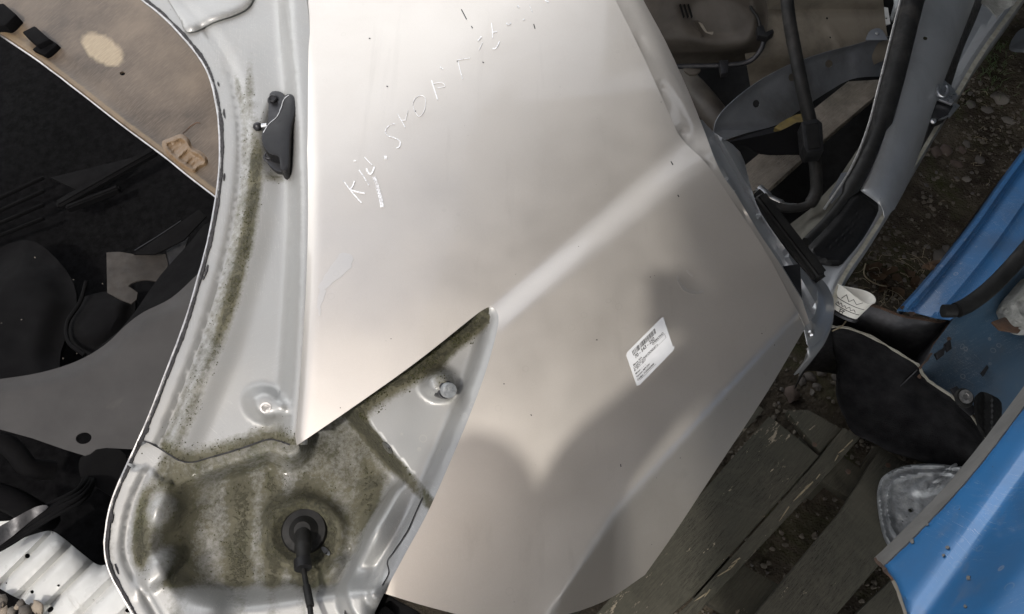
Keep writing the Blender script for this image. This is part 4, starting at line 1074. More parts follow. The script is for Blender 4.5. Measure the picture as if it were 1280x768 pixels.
# cast alloy plate
al_out = spline([(1098, 628), (1099, 608), (1106, 594), (1126, 584), (1152, 580), (1188, 582), (1230, 592), (1250, 640), (1210, 690), (1136, 692), (1114, 684), (1104, 664)], 4, True)
inr = spline([(1109, 628), (1112, 610), (1122, 598), (1150, 592), (1190, 592), (1222, 606), (1226, 650), (1200, 676), (1140, 680), (1120, 668), (1112, 650)], 4, True)
def al_h(x, y):
    d = pdist(x, y, al_out, True); ii = pdist(x, y, inr, True); ins = inside(inr, x, y)
    return 0.007 * np.exp(-((d - 2) / 2.2) ** 2) + 0.006 * np.exp(-((ii) / 2.0) ** 2) - 0.006 * np.where(ins, sm(ii / 6), 0) + 0.008 * plateau(x, y, 1165, 606, 34, 14, -20, 0.5) + wavy(x, y, 0.13, 0.0016, 4)
al = thing('alloy_cover', U(1150, 640, ZP), 'round cornered corroded alloy cover plate lying on the pallet beside the bright blue panel', 'cover plate')
sheet('cover_plate', al_out, plane3((1100, 640, ZP + 0.03), (1180, 590, ZP + 0.035), (1200, 690, ZP + 0.03)), al_h, 0.006, 2.6, M['alloy'], al, holes=[ell(1138.5, 638, 3.4, 2.8, 0, 12)] + [ell(cx, cy, r_, r_ * .8, 0, 8) for cx, cy, r_ in ((1142, 626, .9), (1133, 646, 1.0), (1128, 652, 1.2), (1165, 612, 1.0), (1128, 598, 1.1), (1177, 598, 1.3))])
for cx, cy in ((1181, 592), (1172, 602), (1166, 611), (1188, 586)):
    tube('cast_rib', [(cx - 6, cy + 2, ZP + 0.038), (cx, cy - 1, ZP + 0.042), (cx + 7, cy - 5, ZP + 0.038)], 0.003, M['alloy'], al, 6, 3)

# ------------------------------------------------------------------ blue car pieces
bl = thing('blue_car_section', U(1220, 440, 0.0), 'dull blue cut car section with a black hose lying at the right', 'car part')
b_pl = plane3((1130, 385, 0.30), (1290, 170, 0.36), (1250, 330, 0.34))
b_edge = spline([(1121, 388), (1150, 356), (1182, 318), (1215, 276), (1250, 226), (1285, 178), (1320, 130)], 4)
b_out = b_edge + [(1360, 200), (1300, 300), (1262, 338), (1232, 368), (1200, 392), (1188, 400), (1170, 398), (1144, 391)]
def b_h(x, y):
    d = pdist(x, y, b_edge)
    return np.interp(d, [0, 3, 8, 11, 14, 30, 40, 44, 52, 90], [-0.008, 0.004, 0.004, -0.008, -0.010, -0.002, 0.002, -0.004, -0.006, 0.004])
bc = []
for off in (3, 8, 11, 14, 30, 40, 44, 52): bc += clip_in(offset(b_edge, off), b_out, 2.0)
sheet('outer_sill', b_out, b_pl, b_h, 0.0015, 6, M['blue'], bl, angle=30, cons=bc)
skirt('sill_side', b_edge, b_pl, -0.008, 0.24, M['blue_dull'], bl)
tube('black_hose', [(1330, 258, 0.40), (1290, 304, 0.39), (1262, 336, 0.38), (1236, 362, 0.375), (1212, 380, 0.37), (1196, 388, 0.37)], 0.0135, M['black_rubber'], bl, 12)
tube('hose_mouth', [(1194, 389, 0.37), (1180, 389, 0.37), (1179, 389, 0.37)], [0.011] * 12 + [0.0075], M['black_rubber'], bl, 14, 6)
ch_pl = plane3((1170, 440, 0.30), (1290, 340, 0.34), (1230, 520, 0.30))
ch_out = [(1192, 398), (1236, 368), (1266, 340), (1330, 270), (1360, 400), (1300, 470), (1244, 540), (1224, 524), (1206, 506), (1180, 490), (1162, 476), (1152, 460), (1168, 430)]
def ch_h(x, y):
    d = sdist(x, y, (1170, 490), (1310, 340))
    return np.interp(d, [-90, -50, -30, -12, 6, 14, 40, 90], [0.0, -0.004, -0.012, -0.040, -0.050, -0.052, -0.052, -0.03]) + wavy(x, y, 0.03, 0.001, 6)
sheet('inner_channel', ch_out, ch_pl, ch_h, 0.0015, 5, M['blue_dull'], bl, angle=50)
for poly, zz in (([(1168, 442), (1178, 436), (1184, 428), (1180, 444), (1172, 450)], 0.31), ([(1180, 430), (1188, 424), (1190, 436), (1184, 440)], 0.31), ([(1226, 466), (1234, 456), (1236, 460), (1230, 470)], 0.275)):
    slab('cut_tab', poly, zz, 0.004, M['dark_steel'], bl, bev=0.0005)
# cut end: walls of the box section, torn rims, black lining
cut_rim = spline([(1038, 404), (1050, 380), (1075, 380), (1100, 384), (1126, 394), (1150, 398), (1176, 402), (1192, 396)], 3)
near_rim = spline([(1040, 408), (1062, 410), (1096, 424), (1122, 440), (1148, 456), (1154, 468), (1170, 482), (1196, 500), (1220, 526), (1244, 562), (1280, 600)], 4)
box = [(1040, 408), (1062, 410), (1096, 424), (1122, 440), (1150, 458), (1168, 430), (1192, 396), (1176, 402), (1126, 394), (1075, 380), (1050, 380)]
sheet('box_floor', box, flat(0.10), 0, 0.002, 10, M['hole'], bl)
def wall(name, ln, z0, z1, mat, parent, shift=(0, 0), t=0.002):
    n = len(ln); V = []; F = []
    for (x, y) in ln:
        p = U(x, y, z1); V.append(tuple(p))
    for v in list(V): V.append((v[0] + shift[0], v[1] + shift[1], z0))
    for i in range(n - 1): F.append((i, i + 1, n + i + 1, n + i))
    me = bpy.data.meshes.new(name); me.from_pydata(V, [], F); me.update(); finish(me, 50)
    o = link(name, me, mat, parent); md = o.modifiers.new('thickness', 'SOLIDIFY'); md.thickness = t; return o
wall('far_wall', cut_rim, 0.05, 0.285, M['dark_steel'], bl, (0.0, -0.02))
M['felt'] = simple('black_felt', (0.007, 0.007, 0.008), (0.020, 0.020, 0.021), 25, 0.95, 0, 0.9, 500, spec=0.08, bdist=0.004)
def felt_wall():
    n = len(near_rim); rows = 14; V = []; F = []
    low = spline([(1046, 470), (1058, 532), (1098, 558), (1140, 574), (1186, 592), (1214, 612), (1250, 640), (1290, 680)], 6)
    for r in range(rows):
        t = r / (rows - 1)
        for i, (x, y) in enumerate(near_rim):
            q = low[int(i / (n - 1) * (len(low) - 1))]
            k = math.sin(i * 0.55 + 3 * t) * 2.5 + mnoise.noise(Vector((i * 0.3, t * 4, 1))) * 5
            p = U(x + (q[0] - x) * t + k * t, y + (q[1] - y) * t + k * t * (1 - t), 0.285 - 0.125 * t - 0.05 * math.sin(math.pi * t)); V.append(tuple(p))
    for r in range(rows - 1):
        for i in range(n - 1): F.append((r * n + i, r * n + i + 1, (r + 1) * n + i + 1, (r + 1) * n + i))
    me = bpy.data.meshes.new('felt_lining'); me.from_pydata(V, [], F); me.update(); finish(me, 60)
    o = link('felt_lining', me, M['felt'], bl); md = o.modifiers.new('thickness', 'SOLIDIFY'); md.thickness = 0.004
felt_wall()
wall('side_wall', spline([(1192, 396), (1180, 416), (1168, 432), (1160, 450), (1150, 460)], 3), 0.05, 0.285, M['dark_steel'], bl, (-0.01, 0))
slab('inner_web', [(1076, 398), (1100, 388), (1124, 396), (1112, 424), (1090, 420), (1064, 408)], 0.20, 0.003, M['dark_steel'], bl)
ribbon('torn_rim', near_rim, 1.8, lambda x, y: 0 * x, flat(0.287), M['lip_dust'], bl, 0.001, 0.003, 0.8, 2)
ribbon('torn_rim', cut_rim, 2.0, lambda x, y: 0 * x, flat(0.287), M['rust'], bl, 0.001, 0.003, 0.5, 3)
ribbon('torn_rim', spline([(1192, 396), (1182, 412), (1168, 430), (1162, 446), (1150, 460)], 4), 2.6, lambda x, y: 0 * x, flat(0.289), M['rust'], bl, 0.001, 0.003, 0.8, 4)
wa = U(1207, 496, 0.315)
lathe('washer', [(0.0055, 0), (0.0115, 0), (0.0115, 0.002), (0.0055, 0.002), (0.0055, 0)], wa, M['raw_edge'], bl, (0.1, -0.3, 1), 20)
lathe('washer_seat', [(0, 0), (0.017, 0), (0.015, 0.004), (0, 0.004)], wa - Vector((0, 0, 0.006)), M['black_rubber'], bl, (0.1, -0.3, 1), 18)
slab('strap', [(1188, 486), (1196, 482), (1214, 502), (1222, 514), (1214, 520), (1200, 508)], 0.30, 0.004, M['dark_steel'], bl)
sheet('rubber_pad', spline([(1220, 500), (1226, 490), (1240, 494), (1252, 504), (1250, 530), (1236, 546), (1224, 530)], 3, True), flat(0.31), lambda x, y: 0.008 * np.sin(x * 0.3), 0.008, 4, M['black_rubber'], bl)
fo = spline([(1252, 384), (1262, 366), (1284, 344), (1310, 340), (1316, 400), (1290, 412), (1268, 408)], 3, True)
foam = sheet('crumbly_lump', fo, flat(0.31), lambda x, y: 0.03 * sm(pdist(x, y, fo, True) / 16) + wavy(x, y, 0.12, 0.006, 3), 0.02, 3, M['concrete'], None)
tag(foam, 'pale grey crumbly lump sitting in the blue channel at the right edge', 'lump')
for k, (x, y, s_) in enumerate(((1152, 470, 5), (1166, 482, 4), (1200, 510, 5), (1176, 440, 3.5), (1140, 392, 4), (1128, 384, 3), (1232, 540, 5), (1186, 424, 3))):
    rr_ = random.Random(k + 70)
    sheet('rust_patch', [(x + s_ * rr_.uniform(.5, 1.4) * math.cos(a), y + s_ * rr_.uniform(.4, 1.1) * math.sin(a)) for a in np.linspace(0, 5.7, 9)], ch_pl if x > 1145 else b_pl, lambda x, y, f_=(ch_h if x > 1145 else b_h): f_(x, y) + 0.0012, 0.0006, 2.5, M['rust'], bl)
rl = slab('rust_flake', [(1240, 402), (1256, 396), (1280, 408), (1274, 416), (1250, 412)], 0.31, 0.006, M['rust'], bl)

# bright blue panel close to the camera
hd = thing('bright_blue_panel', U(1230, 690, 0.4), 'bright blue car panel with grey primer edge, close up at lower right', 'car panel')
h_pl = plane3((1110, 700, 0.72), (1290, 490, 0.74), (1290, 760, 0.88))
h_top = spline([(1094, 697), (1116, 676), (1150, 642), (1184, 606), (1218, 566), (1250, 524), (1290, 470), (1340, 400)], 4)
h_bot = spline([(1094, 697), (1106, 712), (1116, 726), (1124, 744), (1134, 775), (1144, 810)], 4)
h_out = h_top + [(1460, 480), (1440, 830)] + h_bot[::-1][:-1]
def h_h(x, y):
    d = pdist(x, y, h_top); e = pdist(x, y, h_bot)
    return -0.012 * sm((16 - d) / 12) - 0.008 * sm((6 - e) / 6) - 0.006 * np.exp(-((sdist(x, y, (1140, 800), (1290, 590)) + 4) / 16) ** 2) + 0.012 * sm(sdist(x, y, (1150, 800), (1290, 600)) / 60)
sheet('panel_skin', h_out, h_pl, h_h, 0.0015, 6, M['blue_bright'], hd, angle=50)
ribbon('primer_edge', [(x + 4, y + 6) for x, y in h_top], 15, h_h, h_pl, M['hood_edge'], hd, 0.0016, 0.002, 0.25, 3)
ribbon('rust_edge', h_bot[:10], [5, 6, 5, 4, 5, 4, 3, 3, 4, 3], h_h, h_pl, M['rust'], hd, 0.0016, 0.002, 0.8, 5)
ribbon('bare_edge', h_bot[8:], 4, h_h, h_pl, M['beige'], hd, 0.0018, 0.002, 0.4, 5)
for (x, y, s) in ((1140, 676, 3), (1158, 655, 2.6), (1184, 684, 2.4), (1179, 694, 2.0), (1210, 722, 3.2), (1206, 758, 2.2), (1176, 633, 1.4)):
    sheet('paint_chip', [(x + s * random.uniform(.6, 1.3) * math.cos(a), y + s * random.uniform(.6, 1.3) * math.sin(a)) for a in np.linspace(0, 5.6, 8)], h_pl, lambda x, y: h_h(x, y) + 0.0014, 0.0006, 2, M['hood_edge'], hd)

# ------------------------------------------------------------------ paper cup
cup = thing('paper_cup', U(1062, 380, 0.2), 'crushed white printed paper cup wedged beside the silver sill corner', 'cup')
A, B = U(1054, 396, 0.33), U(1071, 366, 0.37)
axc = (B - A).normalized(); L = (B - A).length
Mq = axc.to_track_quat('Z', 'Y').to_matrix()
V = []; F = []; sgm = 28
rows = [(0.0, 0.016), (0.1, 0.0165), (0.35, 0.019), (0.7, 0.0225), (0.97, 0.025), (0.985, 0.0268), (1.0, 0.0262), (0.985, 0.0245), (0.6, 0.0212), (0.03, 0.0158)]
for t, r in rows:
    for k in range(sgm):
        a = 2 * math.pi * k / sgm
        q = Vector((r * math.cos(a) * 1.25, r * math.sin(a) * (0.72 + 0.1 * t), t * L * 1.0 + 0.004 * math.sin(2 * a) * t))
        V.append(tuple(A + Mq @ q))
for i in range(len(rows) - 1):
    for k in range(sgm): F.append((i * sgm + k, i * sgm + (k + 1) % sgm, (i + 1) * sgm + (k + 1) % sgm, (i + 1) * sgm + k))
F.append(tuple(reversed(range(sgm))))
me = bpy.data.meshes.new('cup_body'); me.from_pydata(V, [], F); me.update(); finish(me, 50)
body = link('cup_body', me, M['cup'], cup)
def cup_mark(name, lines, mat):
    """Printed strokes on the cup wall: t along the axis, a round it (degrees)."""
    for line in lines:
        pts = []
        for t, a in line:
            r = np.interp(t, [0, .1, .35, .7, .97], [0.0160, 0.0165, 0.019, 0.0225, 0.025]) + 0.0004
            a = R(a); pts.append(A + Mq @ Vector((r * math.cos(a) * 1.25, r * math.sin(a) * (0.72 + 0.1 * t), t * L)))
        link(name, tube_mesh(name, pts, 0.0007, 5), mat, body)
# side of the cup that faces the camera
best = max(range(0, 360, 5), key=lambda a: (Mq @ Vector((math.cos(R(a)), math.sin(R(a)), 0))).dot((CO - A).normalized()))
g = best
cup_mark('printed_line', [[(0.62, g + d) for d in range(-60, 61, 15)], [(0.36, g + d) for d in range(-60, 61, 15)],
                          [(0.68, g - 34), (0.9, g - 22), (0.7, g - 6), (0.86, g + 4), (0.72, g + 20), (0.88, g + 34)],
                          [(0.42, g - 50), (0.5, g - 44), (0.42, g - 36), (0.53, g - 28), (0.42, g - 20), (0.5, g - 12), (0.42, g - 4), (0.53, g + 6), (0.42, g + 14), (0.5, g + 24), (0.42, g + 34)],
                          [(0.14, g - 22), (0.30, g - 22)], [(0.14, g - 8), (0.30, g - 8)], [(0.22, g - 22), (0.24, g - 8)], [(0.30, g - 26), (0.30, g - 2)]], M['ink'])
ring_ = [A + Mq @ Vector((0.0165 * math.cos(a) * 1.26, 0.0165 * math.sin(a) * 0.73, 0.004)) for a in np.linspace(0, 2 * math.pi, 24)]
link('dark_base', tube_mesh('dark_base', ring_, 0.004, 6), M['dark_steel'], cup)

# ------------------------------------------------------------------ upper right: parts lying behind the door opening
tank = thing('fuel_tank', U(880, 40, 0.0), 'dusty dark brown fuel tank with a thin pipe along its lower edge', 'fuel tank')
t_pl = plane3((800, 0, 0.33), (955, 20, 0.33), (880, 85, 0.22))
t_out = spline([(760, -40), (940, -40), (957, 0), (960, 26), (955, 50), (942, 70), (912, 80), (870, 83), (834, 82), (800, 60)], 4, True)
def t_h(x, y):
    d = pdist(x, y, t_out, True)
    h = 0.035 * sm(d / 20) - 0.016 * plateau(x, y, 900, 20, 60, 40, 10, 0.5) - 0.05 * sm((y - 46) / 40)
    for cx in (852, 857, 862): h = h - 0.006 * np.exp(-(((x - cx - (y - 14) * 0.35) / 1.3) ** 2)) * sm((9 - np.abs(y - 14)) / 3)
    return h + 0.008 * sm((3.5 - np.abs(sdist(x, y, (869, 28), (878, 46)))) / 2) * sm((10 - np.abs(y - 37)) / 3)
sheet('tank_shell', t_out, t_pl, t_h, 0.004, 3.6, M['tank'], tank)
slab('moulded_tab', spline([(869, 28), (878, 30), (884, 40), (892, 40), (888, 46), (878, 47), (872, 40)], 2, True), 0, 0.006, M['beige'], tank, Plane(t_pl.p + t_pl.n * 0.022, t_pl.n), 0.001)
for k in range(3):
    bar('slot', (850 + k * 5, 6), (855 + k * 5, 22), 0.0028, 0.006, M['hole'], tank, 0.352, 0.345)  # dark bars stand in for the shade inside the slots
tube('pipe', [(820, 84, 0.24), (860, 83, 0.25), (900, 82, 0.26), (934, 78, 0.27), (950, 64, 0.29), (957, 46, 0.31)], 0.0055, M['dark_steel'], tank, 8)
slab('pipe_clip', [(899, 75), (911, 75), (910, 91), (902, 92)], 0.275, 0.014, M['dark_steel'], tank)
slab('tank_lug', spline([(854, 85), (876, 85), (872, 92), (862, 93)], 2, True), 0.25, 0.006, M['tank'], tank)
tube('cable', [(924, -30, 0.36), (938, 8, 0.36), (947, 22, 0.355), (951, 36, 0.35)], 0.0032, M['black_rubber'], tank, 8)
slab('connector', [(946, 33), (954, 31), (957, 40), (966, 36), (968, 40), (960, 46), (948, 44)], 0.355, 0.016, M['black_plastic'], tank)

bp_ = thing('beige_panel', U(1020, 40, 0.0), 'dull beige body panel behind the black seat belt, beside the tank', 'metal panel')
bz = plane3((960, 90, 0.22), (1105, 80, 0.22), (1030, -20, 0.33))
sheet('panel_sheet', [(930, -40), (1100, -40), (1107, 30), (1112, 60), (1104, 76), (1060, 96), (940, 118), (930, 60)], bz,
      lambda x, y: -0.012 * np.exp(-((y - 12 - (x - 1000) * 0.02) / 7) ** 2) + 0.012 * sm((12 - y) / 24) - 0.02 * sm((y - 66) / 30) + 0.004 * np.exp(-(sdist(x, y, (1034, 30), (1052, 62)) / 3.5) ** 2) * sm((y - 26) / 10), 0.002, 5, M['beige'], bp_, holes=[ell(1034, 23, 1.6, 1.6, 0, 8), ell(1038, 47, 1.2, 1.2, 0, 8)])

cm = thing('curved_metal_member', U(1000, 120, 0.0), 'blue grey curved inner metal member with three dark holes above a plank', 'metal member')
c_top = spline([(892, 172), (895, 152), (910, 132), (945, 104), (985, 82), (1030, 66), (1065, 57), (1098, 48), (1140, 42)], 4)
c_out = c_top + [(1140, 96)] + spline([(1118, 96), (1090, 96), (1062, 100), (1030, 118), (1000, 138), (972, 156), (935, 166), (904, 176)], 3)
c_pl = plane3((900, 170, 0.20), (1120, 95, 0.17), (1030, 66, 0.27))
sheet('member_face', c_out, c_pl, lambda x, y: 0.010 * sm((7 - pdist(x, y, c_top)) / 7) + 0.016 * sm((y - 156) / 8) * sm((985 - x) / 20) + 0.004 * sm((x - 1060) / 10) * sm((1100 - x) / 10), 0.002, 4.5, M['blue_grey'], cm,
      holes=[ell(945.5, 130, 4.5, 5, 0, 12), ell(990, 97, 4.5, 5, 0, 12), ell(1036.5, 80, 5, 5, 0, 12)])
slab('mounting_ear', spline([(1082, 50), (1086, 40), (1095, 35), (1104, 38), (1110, 50)], 2), 0.275, 0.003, M['blue_grey'], cm)
lathe('ear_rivet', [(0, 0), (0.004, 0), (0.003, 0.002), (0, 0.002)], U(1096, 42, 0.276), M['steel'], cm, None, 10)
sheet('lower_return', spline([(892, 172), (904, 178), (935, 169), (972, 158), (976, 164), (936, 174), (904, 184)], 2, True), flat(0.20), 0, 0.002, 4, M['dark_steel'], cm)

tube_o = tube('muffler_pipe', [(850, 96, 0.13), (872, 118, 0.13), (896, 148, 0.13), (912, 176, 0.11)], 0.030, M['tank'], None, 16)
tag(tube_o, 'fat dusty tan pipe below the tank beside the door opening', 'pipe')
pk2 = slab('wooden_plank', [(908, 226), (1000, 150), (1060, 102), (1106, 99), (1104, 112), (1040, 166), (958, 239), (928, 240)], 0.14, 0.022, M['plank'], None, bev=0.0015, wob=0.0008)
tag(pk2, 'grey brown wooden plank slanting under the black seat belt and curved member', 'plank')
bt2 = thing('seat_belt_frame', U(1010, 150, 0.0), 'black tubular frame with a square buckle box in the door opening', 'frame')
tube('upper_tube', [(980, -40, 0.50), (986, 20, 0.46), (993, 60, 0.43), (1003, 110, 0.40), (1014, 158, 0.36)], 0.0125, M['black_rubber'], bt2, 12)
slab('buckle_box', [(1002, 152), (1021, 148), (1028, 154), (1030, 188), (1009, 191), (1005, 182)], 0.385, 0.03, M['black_plastic'], bt2, bev=0.002)
slab('buckle_face', [(1007, 156), (1023, 153), (1026, 184), (1011, 186)], 0.3875, 0.004, M['hole'], bt2, bev=0.001)
tube('lower_tube', [(1017, 186, 0.35), (1020, 215, 0.33), (1020, 240, 0.31), (1010, 256, 0.30), (985, 261, 0.295), (962, 254, 0.295), (946, 240, 0.30)], [0.012] * 18 + [0.008] * 19, M['black_rubber'], bt2, 10)
sheet('dark_shroud', spline([(892, 170), (905, 178), (940, 172), (975, 164), (1004, 153), (1010, 190), (985, 194), (950, 193), (930, 182), (905, 184)], 3, True), plane3((900, 176, 0.30), (1005, 155, 0.36), (985, 194, 0.31)), lambda x, y: 0.008 * np.sin((x - 890) * 0.027), 0.004, 4.5, M['trim'], bt2)
sheet('yellow_foam', spline([(968, 160), (985, 148), (1004, 142), (1006, 154), (985, 163)], 2, True), flat(0.27), 0, 0.01, 4, simple('faded_yellow_foam', (0.16, 0.12, 0.035), (0.10, 0.075, 0.03), 60, 0.9, 0, 0.6), bt2)
sb = tube('bare_tube', [(948, 236, 0.27), (962, 248, 0.27), (980, 256, 0.27), (996, 258, 0.27)], [0.010] * 6 + [0.008] * 6 + [0.005] * 7, M['steel'], None, 12)
tag(sb, 'short bare metal tube under the curved black rubber tube', 'tube')
sheet('shade_backing', [(780, -40), (1140, -40), (1130, 100), (1090, 200), (1010, 300), (960, 320), (880, 170)], flat(0.05), lambda x, y: 0.01 * np.sin(x * 0.06), 0.002, 16, M['hole'], car)  # near black sheet standing in for the shade below the loose parts
w1 = sheet('white_tab', [(1100, 8), (1110, 10), (1113, 30), (1106, 32), (1100, 22)], flat(0.26), 0, 0.002, 4, M['white_metal'], None, holes=[ell(1108, 23, 1.4, 1.2, 0, 8)])
tag(w1, 'small white metal tab left of the door pillar at the top edge', 'tab')
w2 = tube('pale_pipe', [(1128, -30, 0.22), (1124, 4, 0.22), (1118, 28, 0.18)], [0.014] * 6 + [0.012] * 6 + [0.006], M['alloy'], None, 12)
tag(w2, 'pale metal pipe end between the tab and the door pillar', 'pipe')
w3 = sheet('pale_torn_sheet', [(1214, -30), (1275, -30), (1268, 6), (1256, 12), (1246, 22), (1236, 10), (1224, 2)], flat(0.26), lambda x, y: 0.006 * np.sin(x * 0.2), 0.002, 4, M['concrete'], None)
tag(w3, 'pale torn sheet hanging over the sill at the top right corner', 'sheet')
w4 = sheet('grey_metal_scrap', spline([(1264, 58), (1270, 42), (1284, 34), (1320, 30), (1320, 60), (1280, 62)], 3, True), flat(0.08), lambda x, y: 0.02 * sm(pdist(x, y, [(1264, 58), (1270, 42), (1284, 34)]) / 16), 0.01, 4, M['blue_grey'], None)
tag(w4, 'rounded grey scrap metal corner on the gravel at the right edge', 'scrap')

# ------------------------------------------------------------------ stones, gravel, litter on the ground
def pebble_mesh(r, sub=1, seed=0, flat_=0.65):
    rnd = random.Random(seed); bm = bmesh.new(); bmesh.ops.create_icosphere(bm, subdivisions=sub, radius=1)
    sx, sy, sz = rnd.uniform(.8, 1.3), rnd.uniform(.7, 1.1), rnd.uniform(.5, .85)
    for v in bm.verts:
        k = 1 + 0.38 * mnoise.noise(v.co * 1.5 + Vector((seed * 3.7, 0, 0))) + (0.08 * mnoise.noise(v.co * 3.1 + Vector((seed, 5, 0))) if sub > 1 else 0)
        v.co = Vector((v.co.x * sx, v.co.y * sy, v.co.z * sz)) * k * r
    me = bpy.data.meshes.new('stone'); bm.to_mesh(me); bm.free(); finish(me, 60); return me
def gz(x, y):
    q = Vector((x, y, 0)); return mnoise.noise(q * 2.3) * 0.018 + mnoise.noise(q * 7) * 0.009 + mnoise.noise(q * 19) * 0.004 - 0.008
protos = [pebble_mesh(1, 2, k) for k in range(10)]
def in_zone(px, py):
    tri = [(1300, 40), (1300, 175), (1180, 325), (1122, 388), (1052, 378), (1060, 340), (1130, 235), (1200, 125), (1250, 45)]
    gap = [(1000, 440), (1040, 420), (1050, 480), (1052, 540), (1000, 510), (975, 470)]
    a = np.array([px, ]); b = np.array([py, ])
    return inside(tri, a, b)[0] or inside(gap, a, b)[0]
big = [(1184, 186, 9, 'red_stone', 'largest rounded reddish stone beside the dark sill, in the shade'), (1197, 203, 5, 'red_stone', None), (1172, 188, 6, 'red_stone', None), (1204, 186, 6, 'red_stone', None), (1210, 178, 5, 'stone', None),
       (1176, 320, 8, 'stone', 'flat grey stone at the foot of the blue sill edge'), (1184, 310, 6, 'stone', None), (1160, 307, 4, 'stone', None), (1253, 122, 9, 'pale_stone', None), (1216, 128, 5, 'stone', None), (1246, 118, 5, 'stone', None), (1236, 134, 6, 'stone', None), (1262, 148, 5, 'pale_stone', None),
       (1210, 222, 4, 'pale_stone', None), (1226, 198, 5, 'stone', None), (1150, 352, 5, 'stone', None), (992, 490, 13, 'red_stone', 'broad flat reddish stone on the soil above the pallet end'), (1036, 455, 6, 'stone', None), (1028, 464, 6, 'stone', None), (1014, 470, 7, 'stone', None), (1040, 443, 6, 'stone', None), (1030, 440, 5, 'stone', None), (1022, 482, 5, 'stone', None), (1012, 456, 5, 'stone', None), (1040, 430, 5, 'stone', None), (1022, 450, 5, 'stone', None), (1046, 470, 5, 'stone', None), (1004, 474, 5, 'stone', None)]
used_labels = {}
ord_ = ['topmost', 'second from top', 'third from top', 'fourth from top', 'fifth from top', 'sixth from top', 'seventh from top', 'eighth from top', 'ninth from top', 'tenth from top', 'eleventh from top', 'twelfth from top', 'thirteenth from top']
cl = {'reddish': [], 'gravel': [], 'gap': []}
for x, y, r, mt, lab in big:
    p = U(x, y, 0.0)
    me = protos[(x * 7 + y) % 10].copy(); me.materials.append(M[mt])
    o = link('stone', me); s = r / FOCAL * (CO - p).length * 0.95
    o.scale = (s, s, s); o.rotation_euler = (0, 0, random.uniform(0, 6.28)); o.location = (p.x, p.y, gz(p.x, p.y) + s * 0.08)
    o['category'] = 'stone'; o['group'] = 'larger stones lying on the soil'
    if lab: o['label'] = lab
    else: cl['gap' if x < 1060 else ('reddish' if mt == 'red_stone' else 'gravel')].append((y, x, o, mt))
where = {'reddish': 'reddish stone in the cluster by the dark sill', 'gravel': 'stone between silver sill and blue sill', 'gap': 'grey stone in the gap under the silver corner'}
for k, lst in cl.items():
    lst.sort(key=lambda t: (t[0], t[1]))
    for i, (_, _, o, mt) in enumerate(lst):
        o['label'] = ('small ' if k != 'gravel' else ('pale ' if mt == 'pale_stone' else 'grey ')) + where[k] + ', ' + ord_[i] + ' there'
# fine gravel: uncountable
def gravel(name, mats, n, region, r0, r1, seed, zf):
    rnd = random.Random(seed); V = []; F = []; MI = []
    src = []
    for k in range(10):
        bm = bmesh.new(); r0_ = random.Random(k + 50)
        for _ in range(13 + k):
            v = Vector((r0_.gauss(0, 1), r0_.gauss(0, 1), r0_.gauss(0, 1))).normalized() * r0_.uniform(0.75, 1.1); v.z *= 0.6; bm.verts.new(v)
        res = bmesh.ops.convex_hull(bm, input=bm.verts)
        bmesh.ops.delete(bm, geom=[e for e in res['geom_interior'] if isinstance(e, bmesh.types.BMVert)], context='VERTS')
        bm.verts.index_update()
        bm.faces.ensure_lookup_table(); bm.verts.ensure_lookup_table()
        src.append(([v.co.copy() for v in bm.verts], [[v.index for v in f.verts] for f in bm.faces])); bm.free()
    k = 0
    while k < n:
        p = region(rnd)
        if p is None: continue
        vs, fs = src[rnd.randrange(10)]; r = r0 + (r1 - r0) * rnd.random() ** 2.5; a = rnd.uniform(0, 6.28); ca, sa = math.cos(a) * r, math.sin(a) * r
        z = zf(p[0], p[1]) + r * 0.2; b = len(V); ex = rnd.uniform(.75, 1.3)
        V.extend((p[0] + (v.x * ca * ex - v.y * sa), p[1] + (v.x * sa * ex + v.y * ca), z + v.z * r) for v in vs)
        F.extend([b + i for i in f] for f in fs); mi = rnd.choices(range(len(mats)), [5, 2, 1][:len(mats)])[0]; MI.extend([mi] * len(fs)); k += 1
    me = bpy.data.meshes.new(name); me.from_pydata(V, [], F)
    for m in mats: me.materials.append(m)
    me.polygons.foreach_set('material_index', MI); me.update()
    o = link(name, me); o['kind'] = 'stuff'; return o
M['soil_stone'] = simple('soil_coated_stone', (0.075, 0.064, 0.049), (0.125, 0.108, 0.085), 60, 0.9, 0, 0.6, 250)
def reg_r(rnd):
    p = (rnd.uniform(0.25, 1.7), rnd.uniform(0.25, 2.1))
    # sparser towards the muddy patch beside the blue sill
    return p if rnd.random() < 0.35 + 0.65 * (mnoise.noise(Vector((p[0] * 3.5, p[1] * 3.5, 2))) > 0.0) else None
gravel('gravel', [M['soil_stone'], M['soil_stone'], M['stone']], 14000, reg_r, 0.0012, 0.0075, 3, gz)
def reg_l(rnd): return (rnd.uniform(-1.35, -0.62), rnd.uniform(-0.1, 0.45))
M['sun_stone'] = simple('dry_beige_stone', (0.20, 0.165, 0.13), (0.32, 0.275, 0.22), 40, 0.85, 0, 0.6, 220)
gl = gravel('dry_gravel', [M['sun_stone'], M['stone'], M['pale_stone']], 5000, reg_l, 0.004, 0.013, 8, lambda x, y: 0.30 if False else gz(x, y))
